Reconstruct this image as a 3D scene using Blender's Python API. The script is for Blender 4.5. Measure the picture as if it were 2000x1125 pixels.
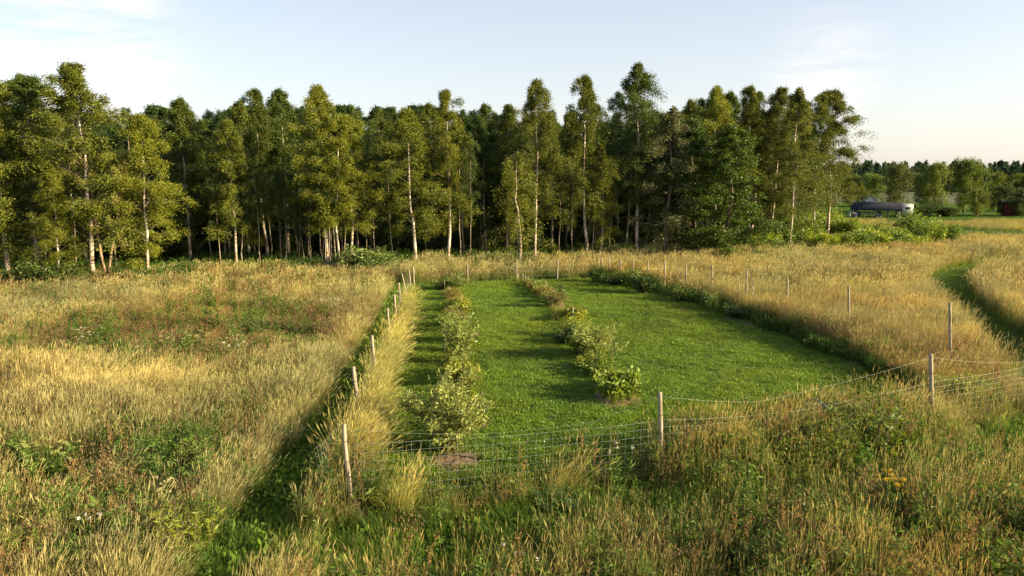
import bpy, math, random
import numpy as np
from mathutils import Vector

for o in list(bpy.data.objects):
    bpy.data.objects.remove(o)
scene = bpy.context.scene
COL = scene.collection
R = math.radians
RNG = np.random.default_rng(7)
random.seed(7)

# ------------------------------------------------------------------ camera
F = 1376.0; HC = 6.0; PITCH = math.atan(212.5 / F)
cam_d = bpy.data.cameras.new('camera'); cam = bpy.data.objects.new('camera', cam_d)
COL.objects.link(cam); scene.camera = cam
cam_d.sensor_width = 36; cam_d.lens = 36 * F / 2000; cam_d.clip_end = 5000; cam_d.clip_start = 0.1
cam.location = (0, 0, HC); cam.rotation_euler = (R(90) - PITCH, 0, 0)

# ------------------------------------------------------------------ sky, sun, exposure
SUN_EL, SUN_AZ = R(18), R(-14)          # azimuth measured from +X (right of the camera), negative = behind it
sun_dir = Vector((math.cos(SUN_EL) * math.cos(SUN_AZ), math.cos(SUN_EL) * math.sin(SUN_AZ), math.sin(SUN_EL)))
world = bpy.data.worlds.new('World'); scene.world = world; world.use_nodes = True
nt = world.node_tree; N = nt.nodes; Lk = nt.links
for n in list(N): N.remove(n)
wo = N.new('ShaderNodeOutputWorld'); bg = N.new('ShaderNodeBackground'); sky = N.new('ShaderNodeTexSky')
sky.sky_type = 'NISHITA'; sky.sun_disc = False
sky.sun_elevation = SUN_EL; sky.sun_rotation = R(90) - SUN_AZ
sky.air_density = 1.0; sky.dust_density = 1.8; sky.ozone_density = 1.5; sky.altitude = 100
bg.inputs['Strength'].default_value = 0.078
# thin cirrus: noise stretched over the sky dome, denser round one streak
tc = N.new('ShaderNodeTexCoord')
mp = N.new('ShaderNodeMapping'); mp.inputs['Rotation'].default_value = (0, R(24), R(10)); mp.inputs['Scale'].default_value = (1.6, 1.6, 11.0)
nz = N.new('ShaderNodeTexNoise'); nz.inputs['Scale'].default_value = 2.1; nz.inputs['Detail'].default_value = 7; nz.inputs['Roughness'].default_value = 0.7
nz.inputs['Distortion'].default_value = 0.7
Lk.new(tc.outputs['Generated'], mp.inputs['Vector']); Lk.new(mp.outputs['Vector'], nz.inputs['Vector'])
def cloud_bank(d, lo, hi):
    vm = N.new('ShaderNodeVectorMath'); vm.operation = 'DOT_PRODUCT'; vm.inputs[1].default_value = Vector(d).normalized()
    nrm = N.new('ShaderNodeVectorMath'); nrm.operation = 'NORMALIZE'
    Lk.new(tc.outputs['Generated'], nrm.inputs[0]); Lk.new(nrm.outputs[0], vm.inputs[0])
    mr = N.new('ShaderNodeMapRange'); mr.interpolation_type = 'SMOOTHERSTEP'
    mr.inputs['From Min'].default_value = lo; mr.inputs['From Max'].default_value = hi
    Lk.new(vm.outputs['Value'], mr.inputs['Value']); return mr.outputs[0]
b1 = cloud_bank((-0.78, 0.98, 0.19), 0.955, 0.998)
b2 = cloud_bank((0.43, 1.0, 0.150), 0.9955, 1.0035)
b3 = cloud_bank((-0.2, -0.9, 0.5), 0.90, 0.99)
ad = N.new('ShaderNodeMath'); ad.operation = 'MAXIMUM'; Lk.new(b1, ad.inputs[0]); Lk.new(b2, ad.inputs[1])
ad2 = N.new('ShaderNodeMath'); ad2.operation = 'MAXIMUM'; Lk.new(ad.outputs[0], ad2.inputs[0]); Lk.new(b3, ad2.inputs[1])
mrn = N.new('ShaderNodeMapRange'); mrn.inputs['From Min'].default_value = 0.36; mrn.inputs['From Max'].default_value = 0.72
Lk.new(nz.outputs['Fac'], mrn.inputs['Value'])
mu = N.new('ShaderNodeMath'); mu.operation = 'MULTIPLY'; Lk.new(ad2.outputs[0], mu.inputs[0]); Lk.new(mrn.outputs[0], mu.inputs[1])
mu2 = N.new('ShaderNodeMath'); mu2.operation = 'MULTIPLY'; mu2.inputs[1].default_value = 0.85; Lk.new(mu.outputs[0], mu2.inputs[0])
sep = N.new('ShaderNodeSeparateXYZ'); nrm0 = N.new('ShaderNodeVectorMath'); nrm0.operation = 'NORMALIZE'
Lk.new(tc.outputs['Generated'], nrm0.inputs[0]); Lk.new(nrm0.outputs[0], sep.inputs[0])
ab = N.new('ShaderNodeMath'); ab.operation = 'ABSOLUTE'; Lk.new(sep.outputs['Z'], ab.inputs[0])
pw = N.new('ShaderNodeMath'); pw.operation = 'POWER'; pw.inputs[0].default_value = 0.12; Lk.new(ab.outputs[0], pw.inputs[1])   # air path grows towards the horizon
ve = N.new('ShaderNodeMath'); ve.operation = 'MULTIPLY_ADD'; ve.inputs[1].default_value = 0.52; ve.inputs[2].default_value = 0.0; Lk.new(pw.outputs[0], ve.inputs[0])
veil = N.new('ShaderNodeMath'); veil.operation = 'ADD'; veil.use_clamp = True
Lk.new(mu2.outputs[0], veil.inputs[0]); Lk.new(ve.outputs[0], veil.inputs[1]); mu2 = veil
mx = N.new('ShaderNodeMix'); mx.data_type = 'RGBA'; mx.inputs['B'].default_value = (5.7, 5.3, 5.15, 1)
Lk.new(mu2.outputs[0], mx.inputs['Factor']); Lk.new(sky.outputs['Color'], mx.inputs['A'])
Lk.new(mx.outputs['Result'], bg.inputs['Color']); Lk.new(bg.outputs[0], wo.inputs['Surface'])

sl = bpy.data.lights.new('sun', 'SUN'); sl.energy = 5.0; sl.angle = R(0.6); sl.color = (1.0, 0.80, 0.45)
so = bpy.data.objects.new('sun', sl); COL.objects.link(so)
so.rotation_euler = (-sun_dir).to_track_quat('-Z', 'Y').to_euler(); so.location = (60, -15, 40)
scene.view_settings.view_transform = 'Standard'; scene.view_settings.look = 'None'
scene.view_settings.exposure = 1.52; scene.view_settings.gamma = 1.0
scene.render.engine = 'CYCLES'
scene.cycles.max_bounces = 4; scene.cycles.diffuse_bounces = 2; scene.cycles.transmission_bounces = 3
scene.cycles.transparent_max_bounces = 4; scene.cycles.glossy_bounces = 2
scene.cycles.caustics_reflective = False; scene.cycles.caustics_refractive = False

# ------------------------------------------------------------------ mapping between photograph and ground
CP, SP = math.cos(PITCH), math.sin(PITCH)
def at(px, py, z=0.0):
    u = (px - 1000) / F; v = (562.5 - py) / F
    d = (u, CP + v * SP, -SP + v * CP); t = (z - HC) / d[2]
    return Vector((d[0] * t, d[1] * t, z))
def top_z(py, Y):
    v = (562.5 - py) / F
    return HC + Y / (CP + v * SP) * (-SP + v * CP)
def at_depth(px, py, Y):
    u = (px - 1000) / F; v = (562.5 - py) / F; t = Y / (CP + v * SP)
    return Vector((u * t, Y, HC + t * (-SP + v * CP)))
def project(x, y, z=0.0):
    w = y * CP - (z - HC) * SP; u = x / w; v = (y * SP + (z - HC) * CP) / w
    return 1000 + u * F, 562.5 - v * F
def m_per_px(Y): return Y / F

# ------------------------------------------------------------------ mesh helpers
class MB:
    def __init__(s): s.v = []; s.q = []; s.t = []; s.c = []; s.n = 0
    def add(s, v, q=None, t=None, c=None):
        v = np.asarray(v, float).reshape(-1, 3)
        if q is not None and len(q): s.q.append(np.asarray(q, np.int64).reshape(-1, 4) + s.n)
        if t is not None and len(t): s.t.append(np.asarray(t, np.int64).reshape(-1, 3) + s.n)
        if c is None: c = (1, 1, 1)
        c = np.asarray(c, float)
        if c.ndim == 1: c = np.tile(c, (len(v), 1))
        s.v.append(v); s.c.append(c); s.n += len(v)
    def mesh(s, name, mat, smooth=False):
        V = np.concatenate(s.v); C = np.concatenate(s.c)
        Q = np.concatenate(s.q) if s.q else np.zeros((0, 4), np.int64)
        T = np.concatenate(s.t) if s.t else np.zeros((0, 3), np.int64)
        me = bpy.data.meshes.new(name)
        me.vertices.add(len(V)); me.vertices.foreach_set('co', V.astype(np.float32).ravel())
        loops = np.concatenate([Q.ravel(), T.ravel()]).astype(np.int32)
        me.loops.add(len(loops)); me.loops.foreach_set('vertex_index', loops)
        tot = np.concatenate([np.full(len(Q), 4), np.full(len(T), 3)]).astype(np.int32)
        st = np.concatenate([[0], np.cumsum(tot)[:-1]]).astype(np.int32)
        me.polygons.add(len(tot)); me.polygons.foreach_set('loop_start', st)
        me.polygons.foreach_set('loop_total', tot)
        a = me.attributes.new('col', 'FLOAT_COLOR', 'POINT')
        a.data.foreach_set('color', np.hstack([C, np.ones((len(C), 1))]).astype(np.float32).ravel())
        me.update(calc_edges=True)
        if smooth: me.polygons.foreach_set('use_smooth', np.ones(len(tot), bool))
        me.materials.append(mat)
        return me
    def build(s, name, mat, parent=None, smooth=False):
        o = bpy.data.objects.new(name, s.mesh(name, mat, smooth)); COL.objects.link(o)
        if parent is not None: o.parent = parent
        return o

def tube(mb, pts, rad, sides=6, col=(1, 1, 1), cap=True):
    pts = np.asarray(pts, float); n = len(pts); rad = np.broadcast_to(np.asarray(rad, float), (n,))
    d = np.gradient(pts, axis=0); d /= np.linalg.norm(d, axis=1)[:, None] + 1e-9
    ref = np.array([1.0, 0.13, 0.07]) if abs(d[0, 0]) < 0.8 else np.array([0.1, 1.0, 0.1])
    a = np.cross(d, ref); a /= np.linalg.norm(a, axis=1)[:, None]; b = np.cross(d, a)
    th = np.arange(sides) * 2 * math.pi / sides
    ring = pts[:, None, :] + rad[:, None, None] * (np.cos(th)[None, :, None] * a[:, None, :] + np.sin(th)[None, :, None] * b[:, None, :])
    i = np.arange(n - 1)[:, None] * sides; j = np.arange(sides)[None, :]; j2 = (j + 1) % sides
    q = np.stack([i + j, i + j2, i + sides + j2, i + sides + j], -1).reshape(-1, 4)
    V = ring.reshape(-1, 3); T = None
    if cap:
        V = np.vstack([V, pts[-1] + d[-1] * rad[-1] * 0.25, pts[0]])
        k = np.arange(sides); k2 = (k + 1) % sides; b0 = (n - 1) * sides
        T = np.vstack([np.stack([b0 + k, b0 + k2, np.full(sides, n * sides)], -1), np.stack([k2, k, np.full(sides, n * sides + 1)], -1)])
    mb.add(V, q, T, col)

def box(mb, c, s, col=(1, 1, 1), rz=0.0):
    c = np.asarray(c, float); s = np.asarray(s, float) / 2
    v = np.array([[x, y, z] for z in (-1, 1) for y in (-1, 1) for x in (-1, 1)], float) * s
    if rz:
        ca, sa = math.cos(rz), math.sin(rz); v = np.stack([v[:, 0] * ca - v[:, 1] * sa, v[:, 0] * sa + v[:, 1] * ca, v[:, 2]], -1)
    mb.add(v + c, [[0, 2, 3, 1], [4, 5, 7, 6], [0, 1, 5, 4], [2, 6, 7, 3], [0, 4, 6, 2], [1, 3, 7, 5]], None, col)

def empty(name, loc, rz=0.0, scale=1.0):
    o = bpy.data.objects.new(name, None); COL.objects.link(o); o.location = loc; o.rotation_euler = (0, 0, rz)
    o.scale = (scale,) * 3 if not hasattr(scale, '__len__') else scale
    o.empty_display_size = 0.2
    return o
def tag(o, label=None, cat=None, group=None, kind=None):
    if label: o['label'] = label
    if cat: o['category'] = cat
    if group: o['group'] = group
    if kind: o['kind'] = kind
    return o
def inst(name, mesh, parent):
    o = bpy.data.objects.new(name, mesh); COL.objects.link(o); o.parent = parent; return o

ORD = 'first second third fourth fifth sixth seventh eighth ninth tenth eleventh twelfth thirteenth fourteenth fifteenth sixteenth seventeenth eighteenth nineteenth twentieth'.split()
ORD += ['twenty-' + q for q in ORD[:9]] + ['thirtieth'] + ['thirty-' + q for q in ORD[:9]]
def rank(vals, k): return ORD[sorted(range(len(vals)), key=lambda i: vals[i]).index(k)]

# ------------------------------------------------------------------ noise
_grid = RNG.random((256, 256))
def vnoise(x, y, sc, off=0.0):
    x = np.asarray(x, float) / sc + off * 17.3 + 300; y = np.asarray(y, float) / sc + off * 9.7 + 300
    xi = np.floor(x).astype(int); yi = np.floor(y).astype(int); fx = x - xi; fy = y - yi
    fx = fx * fx * (3 - 2 * fx); fy = fy * fy * (3 - 2 * fy)
    g = lambda a, b: _grid[a % 256, b % 256]
    return (g(xi, yi) * (1 - fx) + g(xi + 1, yi) * fx) * (1 - fy) + (g(xi, yi + 1) * (1 - fx) + g(xi + 1, yi + 1) * fx) * fy
def fbm(x, y, sc, off=0.0): return 0.55 * vnoise(x, y, sc, off) + 0.3 * vnoise(x, y, sc / 2.1, off + 3) + 0.15 * vnoise(x, y, sc / 4.3, off + 7)
def sstep(a, b, x): t = np.clip((x - a) / (b - a), 0, 1); return t * t * (3 - 2 * t)
def inpoly(x, y, poly):
    x = np.asarray(x); y = np.asarray(y); r = np.zeros(x.shape, bool); n = len(poly)
    for i in range(n):
        x1, y1 = poly[i][0], poly[i][1]; x2, y2 = poly[(i + 1) % n][0], poly[(i + 1) % n][1]
        c = ((y1 > y) != (y2 > y)); r ^= c & (x < (x2 - x1) * (y - y1) / ((y2 - y1) if y2 != y1 else 1e-9) + x1)
    return r
def dist_line(x, y, pts):
    best = np.full(np.shape(x), 1e9)
    for a, b in zip(pts[:-1], pts[1:]):
        ax, ay, bx, by = a[0], a[1], b[0], b[1]; L2 = (bx - ax) ** 2 + (by - ay) ** 2
        t = np.clip(((x - ax) * (bx - ax) + (y - ay) * (by - ay)) / L2, 0, 1)
        best = np.minimum(best, np.hypot(x - ax - t * (bx - ax), y - ay - t * (by - ay)))
    return best

# ------------------------------------------------------------------ materials
def mat_base(name):
    m = bpy.data.materials.new(name); m.use_nodes = True; t = m.node_tree
    for n in list(t.nodes): t.nodes.remove(n)
    return m, t, t.nodes, t.links
def veg_material(name, source, transl=0.35, rough=0.55, spec=0.25, vary=0.25):
    m, t, n, l = mat_base(name)
    out = n.new('ShaderNodeOutputMaterial'); pb = n.new('ShaderNodeBsdfPrincipled'); tr = n.new('ShaderNodeBsdfTranslucent')
    ms = n.new('ShaderNodeMixShader'); ms.inputs[0].default_value = transl
    at_ = n.new('ShaderNodeAttribute'); at_.attribute_name = 'col'
    if source == 'instance':
        tn = n.new('ShaderNodeAttribute'); tn.attribute_type = 'INSTANCER'; tn.attribute_name = 'tcol'; tcol = tn.outputs['Color']
    else:
        tn = n.new('ShaderNodeObjectInfo'); tcol = tn.outputs['Color']
    mul = n.new('ShaderNodeMix'); mul.data_type = 'RGBA'; mul.blend_type = 'MULTIPLY'; mul.inputs['Factor'].default_value = 1
    l.new(at_.outputs['Color'], mul.inputs['A']); l.new(tcol, mul.inputs['B'])
    geo = n.new('ShaderNodeNewGeometry'); nz = n.new('ShaderNodeTexNoise'); nz.inputs['Scale'].default_value = 1.3; nz.inputs['Detail'].default_value = 3
    l.new(geo.outputs['Position'], nz.inputs['Vector'])
    mr = n.new('ShaderNodeMapRange'); mr.inputs['From Min'].default_value = 0.3; mr.inputs['From Max'].default_value = 0.7
    mr.inputs['To Min'].default_value = 1 - vary; mr.inputs['To Max'].default_value = 1 + vary
    l.new(nz.outputs['Fac'], mr.inputs['Value'])
    m2 = n.new('ShaderNodeVectorMath'); m2.operation = 'SCALE'; l.new(mul.outputs['Result'], m2.inputs[0]); l.new(mr.outputs[0], m2.inputs['Scale'])
    l.new(m2.outputs[0], pb.inputs['Base Color'])
    hs = n.new('ShaderNodeHueSaturation'); hs.inputs['Saturation'].default_value = 1.1; hs.inputs['Value'].default_value = 1.25
    l.new(m2.outputs[0], hs.inputs['Color']); l.new(hs.outputs[0], tr.inputs['Color'])
    pb.inputs['Roughness'].default_value = rough; pb.inputs['Specular IOR Level'].default_value = spec
    l.new(pb.outputs[0], ms.inputs[1]); l.new(tr.outputs[0], ms.inputs[2]); l.new(ms.outputs[0], out.inputs['Surface'])
    return m
M_GRASS = veg_material('grass_blades', 'instance', 0.38, 0.6, 0.2, 0.12)
M_LAWN = veg_material('lawn_blades', 'instance', 0.35, 0.45, 0.35, 0.12)
M_LEAF = veg_material('tree_leaves', 'object', 0.3, 0.5, 0.3, 0.15)
M_SHRUB = veg_material('shrub_leaves', 'object', 0.35, 0.45, 0.35, 0.1)
M_LEAFI = veg_material('far_leaves', 'instance', 0.3, 0.6, 0.2, 0.15)

def bark_birch():
    m, t, n, l = mat_base('birch_bark')
    out = n.new('ShaderNodeOutputMaterial'); pb = n.new('ShaderNodeBsdfPrincipled'); pb.inputs['Roughness'].default_value = 0.75
    g = n.new('ShaderNodeTexCoord'); mp = n.new('ShaderNodeMapping'); mp.inputs['Scale'].default_value = (4, 4, 22)
    l.new(g.outputs['Object'], mp.inputs['Vector'])
    nz = n.new('ShaderNodeTexNoise'); nz.inputs['Scale'].default_value = 1.0; nz.inputs['Detail'].default_value = 4
    l.new(mp.outputs[0], nz.inputs['Vector'])
    cr = n.new('ShaderNodeValToRGB'); cr.color_ramp.elements[0].position = 0.36; cr.color_ramp.elements[0].color = (0.03, 0.026, 0.022, 1)
    cr.color_ramp.elements[1].position = 0.46; cr.color_ramp.elements[1].color = (0.62, 0.56, 0.48, 1)
    l.new(nz.outputs['Fac'], cr.inputs['Fac'])
    n2 = n.new('ShaderNodeTexNoise'); n2.inputs['Scale'].default_value = 0.9; n2.inputs['Detail'].default_value = 5
    l.new(g.outputs['Object'], n2.inputs['Vector'])
    c2 = n.new('ShaderNodeValToRGB'); c2.color_ramp.elements[0].position = 0.35; c2.color_ramp.elements[0].color = (0.45, 0.34, 0.24, 1)
    c2.color_ramp.elements[1].position = 0.6; c2.color_ramp.elements[1].color = (1, 1, 1, 1)
    l.new(n2.outputs['Fac'], c2.inputs['Fac'])
    mm = n.new('ShaderNodeMix'); mm.data_type = 'RGBA'; mm.blend_type = 'MULTIPLY'; mm.inputs['Factor'].default_value = 1
    l.new(cr.outputs[0], mm.inputs['A']); l.new(c2.outputs[0], mm.inputs['B'])
    at_ = n.new('ShaderNodeAttribute'); at_.attribute_name = 'col'
    m3 = n.new('ShaderNodeMix'); m3.data_type = 'RGBA'; m3.blend_type = 'MULTIPLY'; m3.inputs['Factor'].default_value = 1
    l.new(mm.outputs['Result'], m3.inputs['A']); l.new(at_.outputs['Color'], m3.inputs['B'])
    l.new(m3.outputs['Result'], pb.inputs['Base Color']); l.new(pb.outputs[0], out.inputs['Surface'])
    return m
def noisy(name, c1, c2, scale=6.0, stretch=(1, 1, 1), rough=0.8, bump=0.3, metallic=0.0, spec=0.3, usecol=False, detail=6):
    m, t, n, l = mat_base(name)
    out = n.new('ShaderNodeOutputMaterial'); pb = n.new('ShaderNodeBsdfPrincipled'); pb.inputs['Roughness'].default_value = rough
    pb.inputs['Metallic'].default_value = metallic; pb.inputs['Specular IOR Level'].default_value = spec
    g = n.new('ShaderNodeTexCoord'); mp = n.new('ShaderNodeMapping'); mp.inputs['Scale'].default_value = stretch
    l.new(g.outputs['Object'], mp.inputs['Vector'])
    nz = n.new('ShaderNodeTexNoise'); nz.inputs['Scale'].default_value = scale; nz.inputs['Detail'].default_value = detail
    l.new(mp.outputs[0], nz.inputs['Vector'])
    cr = n.new('ShaderNodeValToRGB'); cr.color_ramp.elements[0].position = 0.32; cr.color_ramp.elements[0].color = (*c1, 1)
    cr.color_ramp.elements[1].position = 0.68; cr.color_ramp.elements[1].color = (*c2, 1)
    l.new(nz.outputs['Fac'], cr.inputs['Fac']); src = cr.outputs[0]
    if usecol:
        at_ = n.new('ShaderNodeAttribute'); at_.attribute_name = 'col'
        m3 = n.new('ShaderNodeMix'); m3.data_type = 'RGBA'; m3.blend_type = 'MULTIPLY'; m3.inputs['Factor'].default_value = 1
        l.new(src, m3.inputs['A']); l.new(at_.outputs['Color'], m3.inputs['B']); src = m3.outputs['Result']
    l.new(src, pb.inputs['Base Color'])
    if bump:
        bp = n.new('ShaderNodeBump'); bp.inputs['Strength'].default_value = bump; bp.inputs['Distance'].default_value = 0.02
        l.new(nz.outputs['Fac'], bp.inputs['Height']); l.new(bp.outputs[0], pb.inputs['Normal'])
    l.new(pb.outputs[0], out.inputs['Surface'])
    return m
M_BIRCH = bark_birch()
M_BARK = noisy('grey_bark', (0.07, 0.055, 0.04), (0.2, 0.16, 0.12), 5, (3, 3, 0.6), 0.9, 0.6, usecol=True)
M_TWIG = noisy('twigs', (0.09, 0.065, 0.04), (0.17, 0.13, 0.08), 8, (1, 1, 1), 0.85, 0.2)
M_GROUND = noisy('meadow_soil', (0.04, 0.052, 0.016), (0.08, 0.092, 0.03), 0.35, (1, 1, 1), 0.95, 0.5)
M_FLOOR = noisy('forest_litter', (0.03, 0.022, 0.012), (0.07, 0.05, 0.026), 1.2, (1, 1, 1), 0.95, 0.5)
M_LAWNG = noisy('lawn_turf', (0.022, 0.05, 0.008), (0.05, 0.1, 0.016), 2.5, (1, 1, 1), 0.95, 0.6)
M_PATHG = noisy('mown_path_turf', (0.025, 0.045, 0.01), (0.06, 0.09, 0.02), 2.5, (1, 1, 1), 0.95, 0.6)
M_MULCH = noisy('dry_mulch', (0.05, 0.036, 0.022), (0.24, 0.17, 0.105), 14, (1, 1, 1), 0.95, 0.8)
M_WOOD = noisy('weathered_post_wood', (0.16, 0.13, 0.095), (0.36, 0.305, 0.225), 7, (3, 3, 0.35), 0.85, 0.4)
M_WIRE = noisy('galvanised_wire', (0.2, 0.25, 0.2), (0.34, 0.39, 0.33), 20, (1, 1, 1), 0.45, 0.0, 0.35, 0.5)
M_TIE = noisy('dark_tie_wire', (0.02, 0.02, 0.02), (0.05, 0.045, 0.04), 20, (1, 1, 1), 0.6, 0.0)
M_HOSE = noisy('green_hose_rubber', (0.015, 0.08, 0.06), (0.03, 0.13, 0.09), 8, (1, 1, 1), 0.35, 0.0, 0, 0.5)
M_ROOF = noisy('dark_roof_metal', (0.012, 0.014, 0.022), (0.02, 0.023, 0.034), 1.5, (1, 1, 1), 0.8, 0.1, 0.0, 0.1)
M_WHITE = noisy('white_painted_metal', (0.42, 0.43, 0.43), (0.56, 0.57, 0.57), 1.2, (1, 1, 1), 0.5, 0.0)
M_RED = noisy('red_barn_paint', (0.08, 0.018, 0.013), (0.13, 0.03, 0.022), 3, (6, 6, 0.5), 0.85, 0.2)
M_GREYP = noisy('grey_plastic', (0.06, 0.07, 0.09), (0.1, 0.11, 0.13), 4, (1, 1, 1), 0.5, 0.0)

# ------------------------------------------------------------------ ground layout (metres, traced on the ground plane)
def G(*pts): return [at(*p)[:2] for p in pts]
LEFT_FENCE = G((688, 1016), (708, 855), (737, 765), (762, 692), (776, 648), (786, 612), (797, 583), (803, 568), (809, 560), (813, 556), (818, 551))
LAWN = [(p[0] + 0.2 + 0.10 * math.sin(p[1] * 2.1), p[1]) for p in LEFT_FENCE[1:9]] + G((880, 553), (1000, 549), (1100, 546), (1185, 544), (1240, 553), (1330, 577),
         (1440, 612), (1550, 655), (1660, 700), (1770, 755), (1840, 800), (1600, 850), (1290, 925), (960, 985), (740, 1000))
LEFT_PATH = G((330, 1330), (470, 1120), (548, 1000), (612, 890), (676, 775), (720, 700), (755, 640), (778, 590), (792, 563))
FRONT_PATH = G((500, 1130), (740, 1108), (960, 1070), (1180, 1032), (1400, 992), (1640, 948), (1850, 900), (2300, 822))
FRONT_FENCE = G((688, 1016), (1293, 935), (1822, 838), (2330, 735))
RIGHT_FENCE = G((1175, 540), (1212, 547), (1266, 560), (1298, 568), (1340, 577), (1391, 590), (1458, 607), (1538, 632), (1658, 672), (1855, 730), (1960, 780))
RIGHT_PATH = G((2500, 1000), (2120, 790), (2010, 715), (1935, 655), (1872, 602), (1848, 566), (1862, 541), (1905, 524), (1990, 512), (2200, 500))
FOREST = G((-700, 575), (-300, 560), (0, 557), (290, 552), (380, 538), (460, 534), (650, 533), (815, 528), (1010, 521), (1250, 512), (1480, 508), (1545, 503), (1600, 484))

# ground sheet: gently uneven near the camera, flat far away
mb = MB()
xs = np.concatenate([[-1500, -600, -250, -120], np.arange(-80, 81, 2.0), [120, 250, 600, 1500]])
ys = np.concatenate([[-800, -300, -100, -40], np.arange(-10, 131, 2.0), [180, 300, 600, 2500]])
X, Y = np.meshgrid(xs, ys); Z = np.zeros_like(X)
nx = len(xs); i = np.arange(len(ys) - 1)[:, None] * nx; j = np.arange(nx - 1)[None, :]
mb.add(np.stack([X, Y, Z], -1), np.stack([i + j, i + j + 1, i + nx + j + 1, i + nx + j], -1))
g = mb.build('ground', M_GROUND); tag(g, 'dry meadow soil under the tall grass', 'ground', kind='structure')
def sheet(name, poly, z, mat, label, cat):
    mb = MB(); n = len(poly); me = bpy.data.meshes.new(name)
    me.from_pydata([(p[0], p[1], z) for p in poly], [], [list(range(n))]); me.materials.append(mat); me.update()
    if me.polygons[0].normal.z < 0: me.flip_normals()
    o = bpy.data.objects.new(name, me); COL.objects.link(o); return tag(o, label, cat, kind='structure')
sheet('lawn', LAWN, 0.006, M_LAWNG, 'mown green lawn inside the wire fence', 'lawn')
def ribbon(name, line, w, z, mat, label):
    p = np.array([list(q) for q in line]); d = np.gradient(p, axis=0); d /= np.linalg.norm(d, axis=1)[:, None]; nrm = np.stack([-d[:, 1], d[:, 0]], -1)
    a = p + nrm * w / 2; b = p - nrm * w / 2; n = len(p); mb = MB()
    V = np.vstack([np.hstack([a, np.full((n, 1), z)]), np.hstack([b, np.full((n, 1), z)])])
    k = np.arange(n - 1); mb.add(V, np.stack([n + k, n + k + 1, k + 1, k], -1))
    return tag(mb.build(name, mat), label, 'path', kind='structure')
ribbon('path', LEFT_PATH, 1.1, 0.007, M_PATHG, 'narrow mown path outside the left fence')
ribbon('path', FRONT_PATH, 1.6, 0.011, M_PATHG, 'low green strip in front of the near fence')
ribbon('path', RIGHT_PATH, 2.3, 0.007, M_PATHG, 'mown green path curving through the right meadow')
fl = [tuple(p) for p in FOREST] + [(29, 66), (46, 110), (50, 140), (-140, 140), (-140, 45)]
sheet('forest_floor', fl, 0.005, M_FLOOR, 'dark leaf litter under the birch wood', 'ground')

# ------------------------------------------------------------------ grass tufts (library meshes, scattered by geometry nodes)
def c_(*a): return np.array(a, float)
STRAW = c_(0.37, 0.312, 0.115); STRAW2 = c_(0.475, 0.415, 0.185); YG = c_(0.165, 0.20, 0.04)
GREEN = c_(0.085, 0.135, 0.025); DKG = c_(0.045, 0.085, 0.016); RUST = c_(0.25, 0.175, 0.085); LAWNC = c_(0.135, 0.21, 0.025)

def strips(mb, rng, n, br, h, lean, lstd, w, segs, cb, ct, curve=1.8, stalk=False, cvar=0.2, clump=1.0):
    r = br * np.sqrt(rng.random(n)); th = rng.random(n) * 6.2832
    bx, by = r * np.cos(th), r * np.sin(th)
    hh = rng.uniform(h[0], h[1], n); lx = lean[0] + rng.normal(0, lstd, n) + clump * bx * 0.25 / max(br, .01) * lstd * 2; ly = lean[1] + rng.normal(0, lstd, n) + clump * by * .25 / max(br, .01) * lstd * 2
    s = np.linspace(0, 1, segs + 1)[None, :]
    px = bx[:, None] + (lx * hh)[:, None] * s ** curve; py = by[:, None] + (ly * hh)[:, None] * s ** curve
    ln = np.hypot(lx, ly)[:, None]; pz = hh[:, None] * s * (1 - np.clip(0.28 * ln * s ** 1.5 * (1 + ln), 0, .75))
    a = rng.random(n) * 6.2832; wx, wy = np.cos(a)[:, None], np.sin(a)[:, None]
    ws = (w / 2) * ((1 - s * 0.5) if stalk else np.clip(1.05 - s ** 2.2, 0.06, 1)) * rng.uniform(0.7, 1.3, n)[:, None]
    P1 = np.stack([px - wx * ws, py - wy * ws, pz], -1); P2 = np.stack([px + wx * ws, py + wy * ws, pz], -1)
    V = np.stack([P1, P2], 2).reshape(n, -1, 3)
    L = segs + 1; base = (np.arange(n) * L * 2)[:, None] + (np.arange(segs) * 2)[None, :]
    Q = np.stack([base, base + 1, base + 3, base + 2], -1).reshape(-1, 4)
    k = rng.uniform(1 - cvar, 1 + cvar, (n, 1, 1)); mixr = np.clip(s + rng.normal(0, .12, (n, 1)), 0, 1)[:, :, None]
    c = (cb[None, None, :] * (1 - mixr) + ct[None, None, :] * mixr) * k; c = np.repeat(c, 2, axis=1)
    mb.add(V.reshape(-1, 3), Q, None, c.reshape(-1, 3))
    tip = np.stack([px[:, -1], py[:, -1], pz[:, -1]], -1); d = tip - np.stack([px[:, -2], py[:, -2], pz[:, -2]], -1)
    d /= np.linalg.norm(d, axis=1)[:, None]
    return tip, d
def heads(mb, rng, tip, d, hl, hw, col, cvar=0.2, blades=2):
    n = len(tip); l = rng.uniform(0.7, 1.3, n)[:, None] * hl; w = rng.uniform(0.7, 1.3, n)[:, None] * hw
    for b in range(blades):
        a = rng.normal(size=(n, 3)); a -= (a * d).sum(1)[:, None] * d; a /= np.linalg.norm(a, axis=1)[:, None]
        V = np.stack([tip - d * l * 0.25, tip + d * l * 0.2 + a * w / 2, tip + d * l * 0.75, tip + d * l * 0.2 - a * w / 2], 1)
        mb.add(V.reshape(-1, 3), np.arange(n * 4).reshape(n, 4), None, np.repeat(col[None, :] * rng.uniform(1 - cvar, 1 + cvar, (n, 1)), 4, axis=0))
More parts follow.
